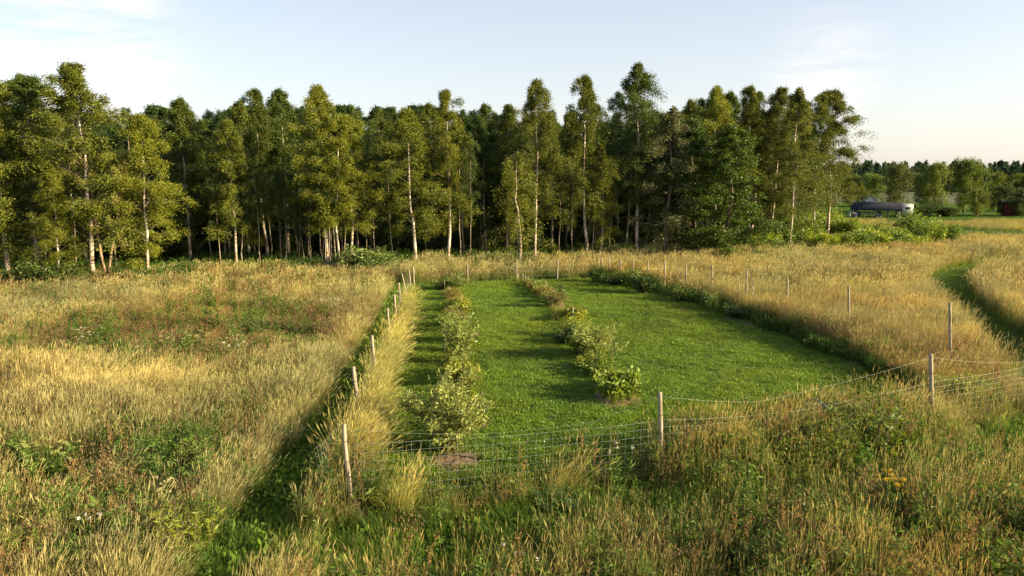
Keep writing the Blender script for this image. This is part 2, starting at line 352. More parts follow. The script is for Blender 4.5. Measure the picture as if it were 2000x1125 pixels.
def leaves_at(mb, rng, P, ln, wd, col, cvar=0.25, up=0.0, dirs=None, dirw=0.0, fold=False):
    n = len(P); a = rng.normal(size=(n, 3)); a[:, 2] += up
    if dirs is not None: a = a / np.linalg.norm(a, axis=1)[:, None] * (1 - dirw) + dirs * dirw
    a /= np.linalg.norm(a, axis=1)[:, None] + 1e-9
    b = rng.normal(size=(n, 3)); b -= (b * a).sum(1)[:, None] * a; b /= np.linalg.norm(b, axis=1)[:, None] + 1e-9
    l = (ln * rng.uniform(0.65, 1.3, n))[:, None]; w = (wd * rng.uniform(0.7, 1.3, n))[:, None]
    V = np.stack([P, P + a * l * 0.5 + b * w / 2, P + a * l, P + a * l * 0.5 - b * w / 2], 1)
    if fold:
        nn = np.cross(a, b); V[:, 1] += nn * w * 0.25; V[:, 3] += nn * w * 0.25; V[:, 2] -= nn * l * 0.15
    col = np.asarray(col, float)
    if col.ndim == 1: col = np.tile(col, (n, 1))
    c = np.repeat(col * rng.uniform(1 - cvar, 1 + cvar, (n, 1)), 4, axis=0)
    mb.add(V.reshape(-1, 3), np.arange(n * 4).reshape(n, 4), None, c)

LIB = {}
def library(kind, meshes):
    c = bpy.data.collections.new(kind)
    for k, me in enumerate(meshes):
        o = bpy.data.objects.new(kind, me); c.objects.link(o)
    LIB[kind] = c
def make_straw(seed, far=False):
    rng = np.random.default_rng(seed); mb = MB(); k = 2.1 if far else 1.0; m = 0.5 if far else 1
    lean = (0.20, 0.03)
    strips(mb, rng, int(34 * m), 0.22, (0.35, 0.65), lean, 0.28, 0.007 * k, 3, GREEN * 1.2, YG * 1.1)
    t, d = strips(mb, rng, int(34 * m), 0.2, (0.5, 1.08), lean, 0.13, 0.0038 * k, 3, YG * 1.1, STRAW, 1.6, True)
    heads(mb, rng, t, d, 0.18, (0.010 if not far else 0.014) * k, STRAW2)
    strips(mb, rng, int(16 * m), 0.22, (0.4, 0.8), lean, 0.25, 0.006 * k, 3, STRAW * 0.75, STRAW)
    return mb.mesh('grass_tuft', M_GRASS)
def make_stalk(seed):      # tall sparse seed stalks with darker heads
    rng = np.random.default_rng(seed); mb = MB()
    t, d = strips(mb, rng, 9, 0.2, (0.6, 1.2), (0.05, 0), 0.13, 0.0055, 3, YG * 0.9, STRAW, 1.5, True)
    heads(mb, rng, t, d, 0.15, 0.013, STRAW * 0.95 + RUST * 0.15)
    strips(mb, rng, 14, 0.2, (0.35, 0.7), (0.05, 0), 0.3, 0.009, 3, GREEN * 1.1, YG)
    strips(mb, rng, 8, 0.2, (0.4, 0.8), (0.05, 0), 0.35, 0.006, 3, STRAW * 0.7, STRAW * 0.9)
    return mb.mesh('grass_tuft', M_GRASS)
def make_green(seed, far=False):
    rng = np.random.default_rng(seed); mb = MB(); k = 2.0 if far else 1.0; m = 0.5 if far else 1
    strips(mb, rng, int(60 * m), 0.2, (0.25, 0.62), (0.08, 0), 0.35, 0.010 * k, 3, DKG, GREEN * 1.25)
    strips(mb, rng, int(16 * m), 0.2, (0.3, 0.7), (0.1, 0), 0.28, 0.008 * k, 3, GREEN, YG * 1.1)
    return mb.mesh('grass_tuft', M_GRASS)
def make_rust(seed, far=False):
    rng = np.random.default_rng(seed); mb = MB(); k = 2.0 if far else 1.0; m = 0.55 if far else 1
    strips(mb, rng, int(26 * m), 0.2, (0.2, 0.5), (0.08, 0), 0.35, 0.008 * k, 3, GREEN, YG * 0.8)
    t, d = strips(mb, rng, int(26 * m), 0.22, (0.5, 0.82), (0.1, 0), 0.13, 0.004 * k, 2, GREEN * 1.2, RUST * 1.1, 1.5, True)
    for q in range(3):
        off = rng.normal(0, 0.03, t.shape); off[:, 2] -= rng.uniform(0, .14, len(t))
        dd = d + rng.normal(0, .5, d.shape); dd /= np.linalg.norm(dd, axis=1)[:, None]
        heads(mb, rng, t + off, dd, 0.075, 0.016 * k, RUST * 1.15, 0.3, 1)
    return mb.mesh('grass_tuft', M_GRASS)
def make_forb(seed, h=(0.45, 0.8), col=GREEN, nst=9, far=False):
    rng = np.random.default_rng(seed); mb = MB()
    r = 0.16 * np.sqrt(rng.random(nst)); th = rng.random(nst) * 6.28
    for q in range(nst):
        H = rng.uniform(*h); b = np.array([r[q] * math.cos(th[q]), r[q] * math.sin(th[q]), 0]); ln = rng.normal(0, .12, 2) + b[:2] * .6
        s = np.linspace(0, 1, 4)[:, None]; P = b + np.hstack([ln[0] * H * s, ln[1] * H * s, H * s])
        tube(mb, P, np.linspace(0.005, 0.002, 4), 3, col * 1.1, False)
        m = 22; sv = rng.uniform(0.15, 1, m); pp = b + np.stack([ln[0] * H * sv, ln[1] * H * sv, H * sv], -1)
        az = rng.random(m) * 6.28; dr = np.stack([np.cos(az), np.sin(az), np.full(m, 0.55)], -1); dr /= np.linalg.norm(dr, axis=1)[:, None]
        leaves_at(mb, rng, pp, 0.10 * (1.15 - .4 * sv), 0.026, col * 1.15, 0.3, 0, dr, 0.8)
    return mb.mesh('leafy_weed', M_GRASS)
def make_cover(seed):
    rng = np.random.default_rng(seed); mb = MB()
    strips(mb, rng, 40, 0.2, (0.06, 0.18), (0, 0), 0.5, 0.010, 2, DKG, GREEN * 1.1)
    P = np.stack([rng.normal(0, .12, 26), rng.normal(0, .12, 26), rng.uniform(0.03, .12, 26)], -1)
    leaves_at(mb, rng, P, 0.085, 0.045, GREEN * 1.1, 0.3, 0.3)
    return mb.mesh('grass_tuft', M_GRASS)
def make_lawn(seed):
    rng = np.random.default_rng(seed); mb = MB()
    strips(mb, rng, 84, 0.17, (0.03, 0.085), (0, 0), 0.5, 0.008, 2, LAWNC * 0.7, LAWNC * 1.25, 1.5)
    P = np.stack([rng.normal(0, .09, 16), rng.normal(0, .09, 16), rng.uniform(0.03, .07, 16)], -1)
    leaves_at(mb, rng, P, 0.026, 0.02, LAWNC * 1.2, 0.3, 0.5)
    return mb.mesh('lawn_tuft', M_LAWN)
def make_fine(seed, far=False):      # the pale feathery stand along the left fence
    rng = np.random.default_rng(seed); mb = MB(); k = 1.5 if far else 1.0
    strips(mb, rng, 40, 0.2, (0.45, 0.8), (0.22, 0.03), 0.2, 0.006 * k, 3, YG * 1.0, YG * 1.5)
    t, d = strips(mb, rng, 46, 0.2, (0.65, 1.15), (0.30, 0.0), 0.17, 0.0045 * k, 4, YG, STRAW * 0.85 + YG * .5, 1.9, True)
    heads(mb, rng, t, d, 0.2, 0.011 * k, STRAW2 * .95 + YG * .3)
    return mb.mesh('grass_tuft', M_GRASS)
library('straw_tufts', [make_straw(100 + k) for k in range(6)])
library('straw_far_tufts', [make_straw(120 + k, True) for k in range(6)])
library('stalk_tufts', [make_stalk(140 + k) for k in range(6)])
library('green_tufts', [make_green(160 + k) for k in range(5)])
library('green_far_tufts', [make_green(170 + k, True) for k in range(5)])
library('rust_tufts', [make_rust(180 + k) for k in range(5)])
library('rust_far_tufts', [make_rust(190 + k, True) for k in range(5)])
library('weed_tufts', [make_forb(200 + k) for k in range(6)])
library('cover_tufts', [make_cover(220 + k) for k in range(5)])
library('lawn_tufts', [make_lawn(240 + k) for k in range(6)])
def make_dock(seed):
    rng = np.random.default_rng(seed); mb = MB()
    for q in range(2):
        b = rng.normal(0, .1, 3); b[2] = 0; H = rng.uniform(.85, 1.15); ln = rng.normal(0, .12, 2); sv = np.linspace(0, 1, 4)[:, None]
        tube(mb, b + np.hstack([ln[0] * sv, ln[1] * sv, H * sv]), np.linspace(.006, .003, 4), 4, RUST * .8, False)
        for br in range(5):
            s0 = rng.uniform(.6, .95); p0 = b + np.array([ln[0] * s0, ln[1] * s0, H * s0]); a = rng.random() * 6.28; m = 14; v = rng.random(m)
            d = np.array([math.cos(a) * .3, math.sin(a) * .3, 1.]); leaves_at(mb, rng, p0 + d * (v * .2)[:, None] + rng.normal(0, .008, (m, 3)), .025, .02, RUST * np.array([.9, .75, .6]), .35)
        v = rng.uniform(.05, .5, 7); az = rng.random(7) * 6.28
        leaves_at(mb, rng, b + np.stack([ln[0] * v, ln[1] * v, H * v], -1), .2, .05, GREEN * 1.2, .3, 0, np.stack([np.cos(az), np.sin(az), np.full(7, .6)], -1), .8, True)
    return mb.mesh('dock_stalk', M_GRASS)
library('dock_tufts', [make_dock(280 + k) for k in range(5)])
library('fine_tufts', [make_fine(260 + k) for k in range(5)])

def scatter(name, lib, x, y, label, cat, rot=0.6, base=None, smin=0.8, smax=1.2, tint=None, z=0.0, rng=RNG, tilt=0.06, kind='stuff'):
    n = len(x)
    if n == 0: return None
    me = bpy.data.meshes.new(name); me.vertices.add(n)
    co = np.stack([x, y, np.full(n, z)], -1).astype(np.float32); me.vertices.foreach_set('co', co.ravel())
    ro = np.stack([rng.normal(0, tilt, n), rng.normal(0, tilt, n), rng.uniform(-rot, rot, n) + (0 if base is None else base)], -1).astype(np.float32)
    a = me.attributes.new('rot', 'FLOAT_VECTOR', 'POINT'); a.data.foreach_set('vector', ro.ravel())
    s = smin if hasattr(smin, '__len__') else rng.uniform(smin, smax, n)
    a = me.attributes.new('scl', 'FLOAT', 'POINT'); a.data.foreach_set('value', np.asarray(s, np.float32))
    a = me.attributes.new('pick', 'INT', 'POINT'); a.data.foreach_set('value', rng.integers(0, 1000, n).astype(np.int32))
    if tint is None: tint = np.ones((n, 3))
    tint = np.asarray(tint) * rng.uniform(0.85, 1.15, (n, 1))
    a = me.attributes.new('tcol', 'FLOAT_VECTOR', 'POINT'); a.data.foreach_set('vector', tint.astype(np.float32).ravel())
    o = bpy.data.objects.new(name, me); COL.objects.link(o)
    ng = bpy.data.node_groups.new('scatter_' + name, 'GeometryNodeTree')
    ng.interface.new_socket('Geometry', in_out='INPUT', socket_type='NodeSocketGeometry')
    ng.interface.new_socket('Geometry', in_out='OUTPUT', socket_type='NodeSocketGeometry')
    n_ = ng.nodes; l_ = ng.links
    gi = n_.new('NodeGroupInput'); go = n_.new('NodeGroupOutput'); ip = n_.new('GeometryNodeInstanceOnPoints')
    ci = n_.new('GeometryNodeCollectionInfo'); ci.inputs['Collection'].default_value = LIB[lib]
    ci.inputs['Separate Children'].default_value = True; ci.inputs['Reset Children'].default_value = True
    def attr(nm, ty):
        q = n_.new('GeometryNodeInputNamedAttribute'); q.data_type = ty; q.inputs['Name'].default_value = nm
        return [s for s in q.outputs if s.enabled and s.name == 'Attribute'][0]
    l_.new(gi.outputs[0], ip.inputs['Points']); l_.new(ci.outputs[0], ip.inputs['Instance']); ip.inputs['Pick Instance'].default_value = True
    l_.new(attr('pick', 'INT'), ip.inputs['Instance Index'])
    e2r = n_.new('FunctionNodeEulerToRotation'); l_.new(attr('rot', 'FLOAT_VECTOR'), e2r.inputs[0]); l_.new(e2r.outputs[0], ip.inputs['Rotation'])
    l_.new(attr('scl', 'FLOAT'), ip.inputs['Scale']); l_.new(ip.outputs[0], go.inputs[0])
    md = o.modifiers.new('scatter', 'NODES'); md.node_group = ng
    return tag(o, label, cat, kind=kind)

def sample(x0, x1, y0, y1, dens):
    n = int((x1 - x0) * (y1 - y0) * dens); x = RNG.uniform(x0, x1, n); y = RNG.uniform(y0, y1, n)
    px, py = project(x, y); k = (px > -350) & (px < 2450) & (py < 1330)
    return x[k], y[k]

# masks on the ground
def zones(x, y):
    z = {}
    z['lawn'] = inpoly(x, y, LAWN)
    z['dl'] = dist_line(x, y, LEFT_PATH); z['dr'] = dist_line(x, y, RIGHT_PATH); z['df'] = dist_line(x, y, FRONT_PATH)
    z['lf'] = dist_line(x, y, LEFT_FENCE); z['ff'] = dist_line(x, y, FRONT_FENCE); z['rf'] = dist_line(x, y, RIGHT_FENCE)
    z['forest'] = inpoly(x, y, fl)
    return z
def blob(px, py, cx, cy, rx, ry): return np.exp(-(((px - cx) / rx) ** 2 + ((py - cy) / ry) ** 2))

CLEAR = [(at(*c[:2])[:2], c[2]) for c in [(398, 935, .38), (398, 955, .3), (362, 1100, .45), (362, 1125, .4), (42, 1120, .35), (525, 665, .6), (1690, 905, .5), (1620, 930, .45), (1735, 900, .4), (1560, 1060, .4), (740, 1010, .3), (1742, 1010, .4), (1742, 1030, .35), (95, 945, .6), (95, 975, .5), (165, 690, .6), (360, 702, .6), (462, 722, .4), (325, 1025, .4), (1960, 1120, .4), (1740, 1090, .4), (175, 1085, .4)]]
HEDGE = G((1470, 506), (1600, 497), (1740, 494), (1880, 486), (1905, 476), (1800, 452), (1640, 455), (1560, 470))
def meadow_points(y0, y1, dens, xr):
    x, y = sample(-xr, xr, y0, y1, dens); z = zones(x, y); w = fbm(x, y, 1.2, 5) * 0.35
    cr = np.ones(len(x), bool)
    for (cx, cy), r in CLEAR: cr &= (x - cx) ** 2 + (y - cy) ** 2 > r * r
    keep = cr & ~z['lawn'] & (z['dl'] > 0.42 + w) & (z['dr'] > 1.0 + w) & ~z['forest'] & ~((z['df'] < 0.7 + 1.5 * w) & (RNG.random(len(x)) < .93))
    x, y = x[keep], y[keep]; return x, y, zones(x, y)

def split(x, y, z):
    """share of straw / green / rust / weed at each point of the meadow"""
    px, py = project(x, y); n1 = fbm(x, y, 3.2, 1); n2 = fbm(x, y, 2.0, 2); n3 = fbm(x, y, 5.5, 3)
    straw = 0.50 + 1.2 * (n1 - 0.5); green = 0.22 + 0.9 * (n2 - 0.5); rust = 0.16 + 0.9 * (n3 - 0.5); weed = 0.08 + 0.5 * (fbm(x, y, 1.7, 9) - 0.5)
    left = px < 700
    mid = blob(px, py, 330, 690, 260, 62) + blob(px, py, 520, 650, 120, 40) + 0.7 * blob(px, py, 100, 720, 160, 40)
    low = blob(px, py, 230, 1000, 300, 130)
    near_straw = blob(px, py, 150, 830, 190, 75) * left
    straw = straw - 0.75 * mid * left - 0.62 * low * left + 0.8 * near_straw + 0.55 * (z['dl'] < 1.5) * left
    green = green + 0.35 * mid * left + 0.38 * low * left - 0.3 * near_straw
    rust = rust + 0.10 * mid * left + 0.16 * low * left - 0.3 * near_straw + 0.12 * (left & (py < 640))
    weed = weed + 0.16 * low * left + 0.1 * mid * left
    right = px > 1180
    straw = straw + 0.5 * (right & (py < 720)); green = green - 0.3 * (right & (py < 720)); weed = weed - 0.3 * (right & (py < 720))
    front = (py > 820) & (px > 600)
    cl = fbm(x, y, 1.5, 41); straw = straw + front * (-0.08 + 1.3 * (cl - 0.52)); green = green + 0.34 * front; weed = weed + 0.22 * front; rust = rust + 0.03 * front
    a = np.clip(np.stack([straw, green, rust, weed], -1), 0.015, None)
    return a / a.sum(1)[:, None]

def tints(x, y, base=(1, 1, 1), amt=0.25, off=0):
    n = fbm(x, y, 2.6, 20 + off) - 0.5; m = fbm(x, y, 7.0, 30 + off) - 0.5
    t = np.stack([1 + amt * (1.3 * n + 0.35 * m), 1 + amt * (1.15 * n - 0.15 * m), 1 + amt * (0.7 * n - 0.5 * m)], -1)
    return t * np.array(base)

bands = [(6.5, 21, 40, 22, ''), (21, 34, 30, 36, ''), (34, 66, 13, 62, '_far')]
acc = {}
for y0, y1, dens, xr, sfx in bands:
    x, y, z = meadow_points(y0, y1, dens, xr); S = split(x, y, z); u = RNG.random(len(x)); cs = np.cumsum(S, axis=1)
    px, py = project(x, y)
    kind = (u[:, None] > cs).sum(1)
    fx_ = np.interp(y, [p[1] for p in LEFT_FENCE], [p[0] for p in LEFT_FENCE]); strip = (x < fx_ + 0.27) & (x > fx_ - 0.3) & (y > 13.4) & (y < 42)
    frontz = (py > 850) & (px > 640) & (y < 21)
    infence = (z['ff'] < 0.8) | ((z['df'] < 1.6) & (py > 800))
    hed = inpoly(x, y, HEDGE)
    for k, nm in enumerate(('straw', 'green', 'rust', 'weed')):
        s = (kind == k) & ~strip & ~hed
        if nm == 'straw' and sfx == '':
            acc.setdefault('stalk', []).append(np.stack([x[s & frontz], y[s & frontz]])); s = s & ~frontz
        key = nm + (sfx if nm != 'weed' else '')
        acc.setdefault(key, []).append(np.stack([x[s], y[s]]))
    s = strip & (RNG.random(len(x)) < (1 if sfx == '' else 1))
    acc.setdefault('fine', []).append(np.stack([x[s], y[s]]))
# extra straw on top of thin far band, and greenery along the fence line in front
acc = {k: np.concatenate(v, axis=1) for k, v in acc.items()}
LBL = {'straw': ('meadow_grass', 'straw_tufts', 'golden dry seeding grass standing over the near meadow'),
       'straw_far': ('meadow_grass', 'straw_far_tufts', 'golden dry grass of the far meadow below the wood'),
       'stalk': ('meadow_grass', 'stalk_tufts', 'thin dry seed stalks standing in the foreground'),
       'green': ('green_grass', 'green_tufts', 'green arching grass between the dry near stalks'),
       'green_far': ('green_grass', 'green_far_tufts', 'green grass between the dry stalks of the far meadow'),
       'rust': ('brown_grass', 'rust_tufts', 'brownish flowering grass in patches over the near meadow'),
       'rust_far': ('brown_grass', 'rust_far_tufts', 'brownish flowering grass in patches over the far meadow'),
       'weed': ('meadow_weeds', 'weed_tufts', 'leafy green weeds scattered through the meadow'),
       'fine': ('fence_grass', 'fine_tufts', 'pale feathery grass strip leaning over along the left fence')}
for k, (nm, lib, lab) in LBL.items():
    if k not in acc: continue
    x, y = acc[k]; px, py = project(x, y); hgt = 0.55 + 0.5 * fbm(x, y, 2.4, 11) + 0.45 * vnoise(x, y, 0.7, 12)
    hgt = hgt * RNG.uniform(0.85, 1.15, len(x))
    if k in ('straw', 'straw_far', 'rust', 'rust_far', 'green', 'green_far'):
        hgt = hgt * np.where((px < 760) & (py > 520), 0.82, 0.98)
    if k in ('stalk', 'straw', 'green', 'rust'): hgt = np.where((py > 900) & (px > 620), hgt * .85, hgt)
    if k in ('straw', 'green', 'rust', 'weed', 'stalk'): hgt = np.where((dist_line(x, y, FRONT_FENCE) < .75) & (x > -2.2) & (x < 2.9), hgt * .55, np.where((dist_line(x, y, FRONT_FENCE) < 1.9) & (x > 10.4), hgt * .5, hgt))
    nb_ = blob(px, py, 150, 830, 190, 75) + .7 * blob(px, py, 560, 800, 70, 110); tn_ = tints(x, y, (1.12, 1.08, .95) if k == 'fine' else (1, 1, 1), 0.55)
    if k == 'straw': hgt = hgt * (1 + .25 * nb_); tn_ = tn_ * (1 + .14 * nb_)[:, None]      # a paler, taller stand of blond grass
    scatter(nm, lib, x, y, lab, 'grass' if k != 'weed' else 'weeds', 0.6 if k in ('straw', 'straw_far', 'fine') else 3.14, (fbm(x, y, 3.0, 71) - .5) * (4.5 if k != 'fine' else .8), hgt, None,
            tn_, tilt=0.12)
x, y, z = meadow_points(7, 40, .8, 40)
scatter('dock_stalks', 'dock_tufts', x, y, 'single brown dock and sorrel stalks standing above the grass', 'weeds', 3.14, None, .8, 1.25, tints(x, y, (1, 1, 1), .5), tilt=.12)
# fence-line greenery in front
x, y = sample(-5, 26, 11, 26, 34); z = zones(x, y); k = (z['ff'] < np.interp(x, [2.6, 4.2, 9.8, 10.6], [.55, 1.15, 1.15, .6]) + 0.4 * fbm(x, y, 1.5, 4)) & (x > -3.2)
scatter('fence_weeds', 'weed_tufts', x[k][::2], y[k][::2], 'leafy weeds and grass grown up along the near wire fence', 'weeds', 3.14, None, np.interp(x[k][::2], [2.6, 4.0, 9.5, 10.5], [.42, 1.15, 1.15, .45]) * RNG.uniform(.7, 1.2, len(x[k][::2])), None, tints(x[k][::2], y[k][::2], (1.15, 1.05, 1), .3))
gx = np.interp(x, [at(1293, 935).x - .4, at(1400, 905).x, at(1780, 845).x, at(1850, 838).x], [0, 1, 1, .15])
kt = k & (RNG.random(len(x)) < .05 + .6 * gx * (0.4 + fbm(x, y, 1.1, 51))); xa, ya = x[kt], y[kt]
scatter('fence_grass', 'stalk_tufts', xa, ya, 'tall dry grass stalks standing in the near wire fence', 'grass', 3.14, None, 0.7 + .4 * np.interp(xa, [0, 4], [0, 1]) * vnoise(xa, ya, .8, 3), None, tints(xa, ya, (1.15, 1.1, 1), .4))
kt = k & (RNG.random(len(x)) < .15 * gx) ; xa, ya = x[kt], y[kt]
scatter('fence_grass', 'straw_tufts', xa, ya, 'thick pale grass clumps grown through the right half of the near fence', 'grass', 3.14, None, 0.65 + .4 * vnoise(xa, ya, .8, 3), None, tints(xa, ya, (1.1, 1.08, 1), .4))
x, y = sample(-5, 26, 9, 26, 16); z = zones(x, y); kt = (z['df'] < 1.1) & ~z['lawn']; xa, ya = x[kt], y[kt]
scatter('green_grass', 'green_tufts', xa, ya, 'dark green low grass in the strip in front of the near fence', 'grass', 3.14, None, .45, .95, tints(xa, ya, (.9, 1, .9), .4))
x, y = sample(-5, 26, 9, 26, 34); z = zones(x, y); k = (z['ff'] < 0.55)
xa = np.array([]); ya = np.array([])
for px, py, r, n in ((1392, 896, .3, 12), (1100, 975, .3, 3), (1510, 872, .3, 5), (1600, 850, .35, 6), (1755, 845, .3, 6), (760, 1010, .3, 5)):
    c = at(px, py); xa = np.append(xa, c.x + RNG.normal(0, r, n)); ya = np.append(ya, c.y + RNG.normal(0, r * .6, n))
scatter('fence_grass', 'straw_tufts', xa, ya, 'tall blond grass clumps sticking out along the near fence', 'grass', .5, None, .85, 1.3, np.tile([1.25, 1.2, 1.05], (len(xa), 1)))
# low cover on the paths
x, y = sample(-16, 30, 7, 48, 34); z = zones(x, y); k = (z['dl'] < 0.75) | ((z['df'] < 1.15) & (RNG.random(len(x)) < .8))
k &= ~z['lawn']
scatter('path_grass', 'cover_tufts', x[k], y[k], 'short dark green growth on the paths beside the fence', 'grass', 3.14, None, 0.8, 1.7, tints(x[k], y[k], (1.35, 1.35, 1.1), .35))
x, y = sample(4, 60, 14, 62, 22); z = zones(x, y); k = (z['dr'] < 1.35) & ~z['lawn']
scatter('path_grass', 'lawn_tufts', x[k], y[k], 'short mown grass on the path through the right meadow', 'grass', 3.14, None, 0.8, 1.5, tints(x[k], y[k], (.9, .9, 1), .2))
MULCHES = [(885, 925, 128, 44), (935, 842, 46, 22), (924, 662, 26, 14), (1211, 800, 104, 34), (1162, 706, 34, 16), (1090, 612, 44, 20), (1405, 612, 40, 9), (1445, 628, 44, 10), (1480, 640, 50, 10), (1580, 668, 54, 12), (1690, 718, 60, 14), (1775, 745, 70, 16)]
def off_mulch(x, y):
    k = np.ones(len(x), bool)
    for px, py, w, d in MULCHES:
        p = at(px, py); q = at(px, py - d); k &= ((x - p.x) / (w * p.y / F * .38)) ** 2 + ((y - (p.y + q.y) / 2) / ((q.y - p.y) * .38)) ** 2 > 1
    return k
# lawn
x, y = sample(-6, 18, 11, 46, 46); k = inpoly(x, y, LAWN) & off_mulch(x, y)
x, y = x[k], y[k]
scatter('lawn_grass', 'lawn_tufts', x, y, 'short bright green mown lawn grass', 'grass', 3.14, None, 0.6 + 0.75 * fbm(x, y, 0.9, 14) + .35 * vnoise(x, y, .35, 15), None, tints(x, y, (1, 1, 1), .5, 3) * (1 + .5 * (fbm(x, y, 4.5, 16) - .5))[:, None] * np.stack([1 + .5 * np.clip(fbm(x, y, 1.6, 17) - .5, 0, 1), np.ones(len(x)), np.ones(len(x))], -1), z=0.005, tilt=0.15)
k = RNG.random(len(x)) < .035 * np.clip(fbm(x, y, 3, 18) * 3 - .8, 0, 1.5)
scatter('lawn_weeds', 'cover_tufts', x[k], y[k], 'coarse rosettes and clover scattered in the mown lawn', 'weeds', 3.14, None, .45, .9, tints(x[k], y[k], (1.2, 1.4, 1), .4))
ROWL = G((880, 890), (905, 760), (896, 660), (890, 600), (878, 565)); ROWR = G((1215, 790), (1180, 730), (1130, 670), (1090, 610), (1050, 570), (1015, 552))
BORD = G((1185, 547), (1240, 557), (1330, 582), (1440, 618), (1550, 660), (1660, 704), (1770, 752), (1880, 800))
x, y = sample(-6, 18, 12, 46, 26); n_ = fbm(x, y, 1.3, 61)
k = (np.minimum(dist_line(x, y, ROWL), dist_line(x, y, ROWR)) < .5 * n_ + .12); xa, ya = x[k], y[k]
scatter('row_weeds', 'weed_tufts', xa[::2], ya[::2], 'untidy low weeds growing between the shrubs of both planting rows', 'weeds', 3.14, None, .3, .65, tints(xa[::2], ya[::2], (1.4, 1.2, .9), .5))
scatter('row_weeds', 'rust_tufts', xa[1::4], ya[1::4], 'dry brown grass between the shrubs of both planting rows', 'grass', 3.14, None, .3, .6, tints(xa[1::4], ya[1::4], (1.2, 1.1, 1), .3))
k = (dist_line(x, y, BORD) < .75 * n_ + .1); xa, ya = x[k], y[k]
scatter('border_weeds', 'weed_tufts', xa, ya, 'dark leafy weeds along the shaded right border of the lawn', 'weeds', 3.14, None, .3, .85, tints(xa, ya, (.8, .9, .9), .4))
# far meadow beyond the hedge, with green mown bands
x, y = sample(18, 135, 58, 175, 5.0); px, py = project(x, y)
k = (px > 1440) & (py > 397) & ~inpoly(x, y, fl); x, y, px, py = x[k], y[k], px[k], py[k]
gr = (py > 447 + 6 * np.sin(px / 60)) & (py < 484) & (px > 1780) | (np.abs(py - (432 + (1850 - px) * 0.02)) < 4.5) & (px > 1730) & (px < 1900) | (py < 431)
gr &= ~inpoly(x, y, HEDGE)
kk = ~gr
scatter('meadow_grass', 'straw_far_tufts', x[kk], y[kk], 'pale dry grass of the distant field beyond the hedge', 'grass', .5, None, np.interp(py[kk], [430, 470], [.42, .95]) * RNG.uniform(.85, 1.15, kk.sum()), None, tints(x[kk], y[kk], (.95, .95, .8), .5))
scatter('green_grass', 'green_far_tufts', x[gr], y[gr], 'green strips of the distant field beyond the hedge', 'grass', 3.14, None, 0.3, 0.5, tints(x[gr], y[gr], (.9, 1.15, .9), .3))

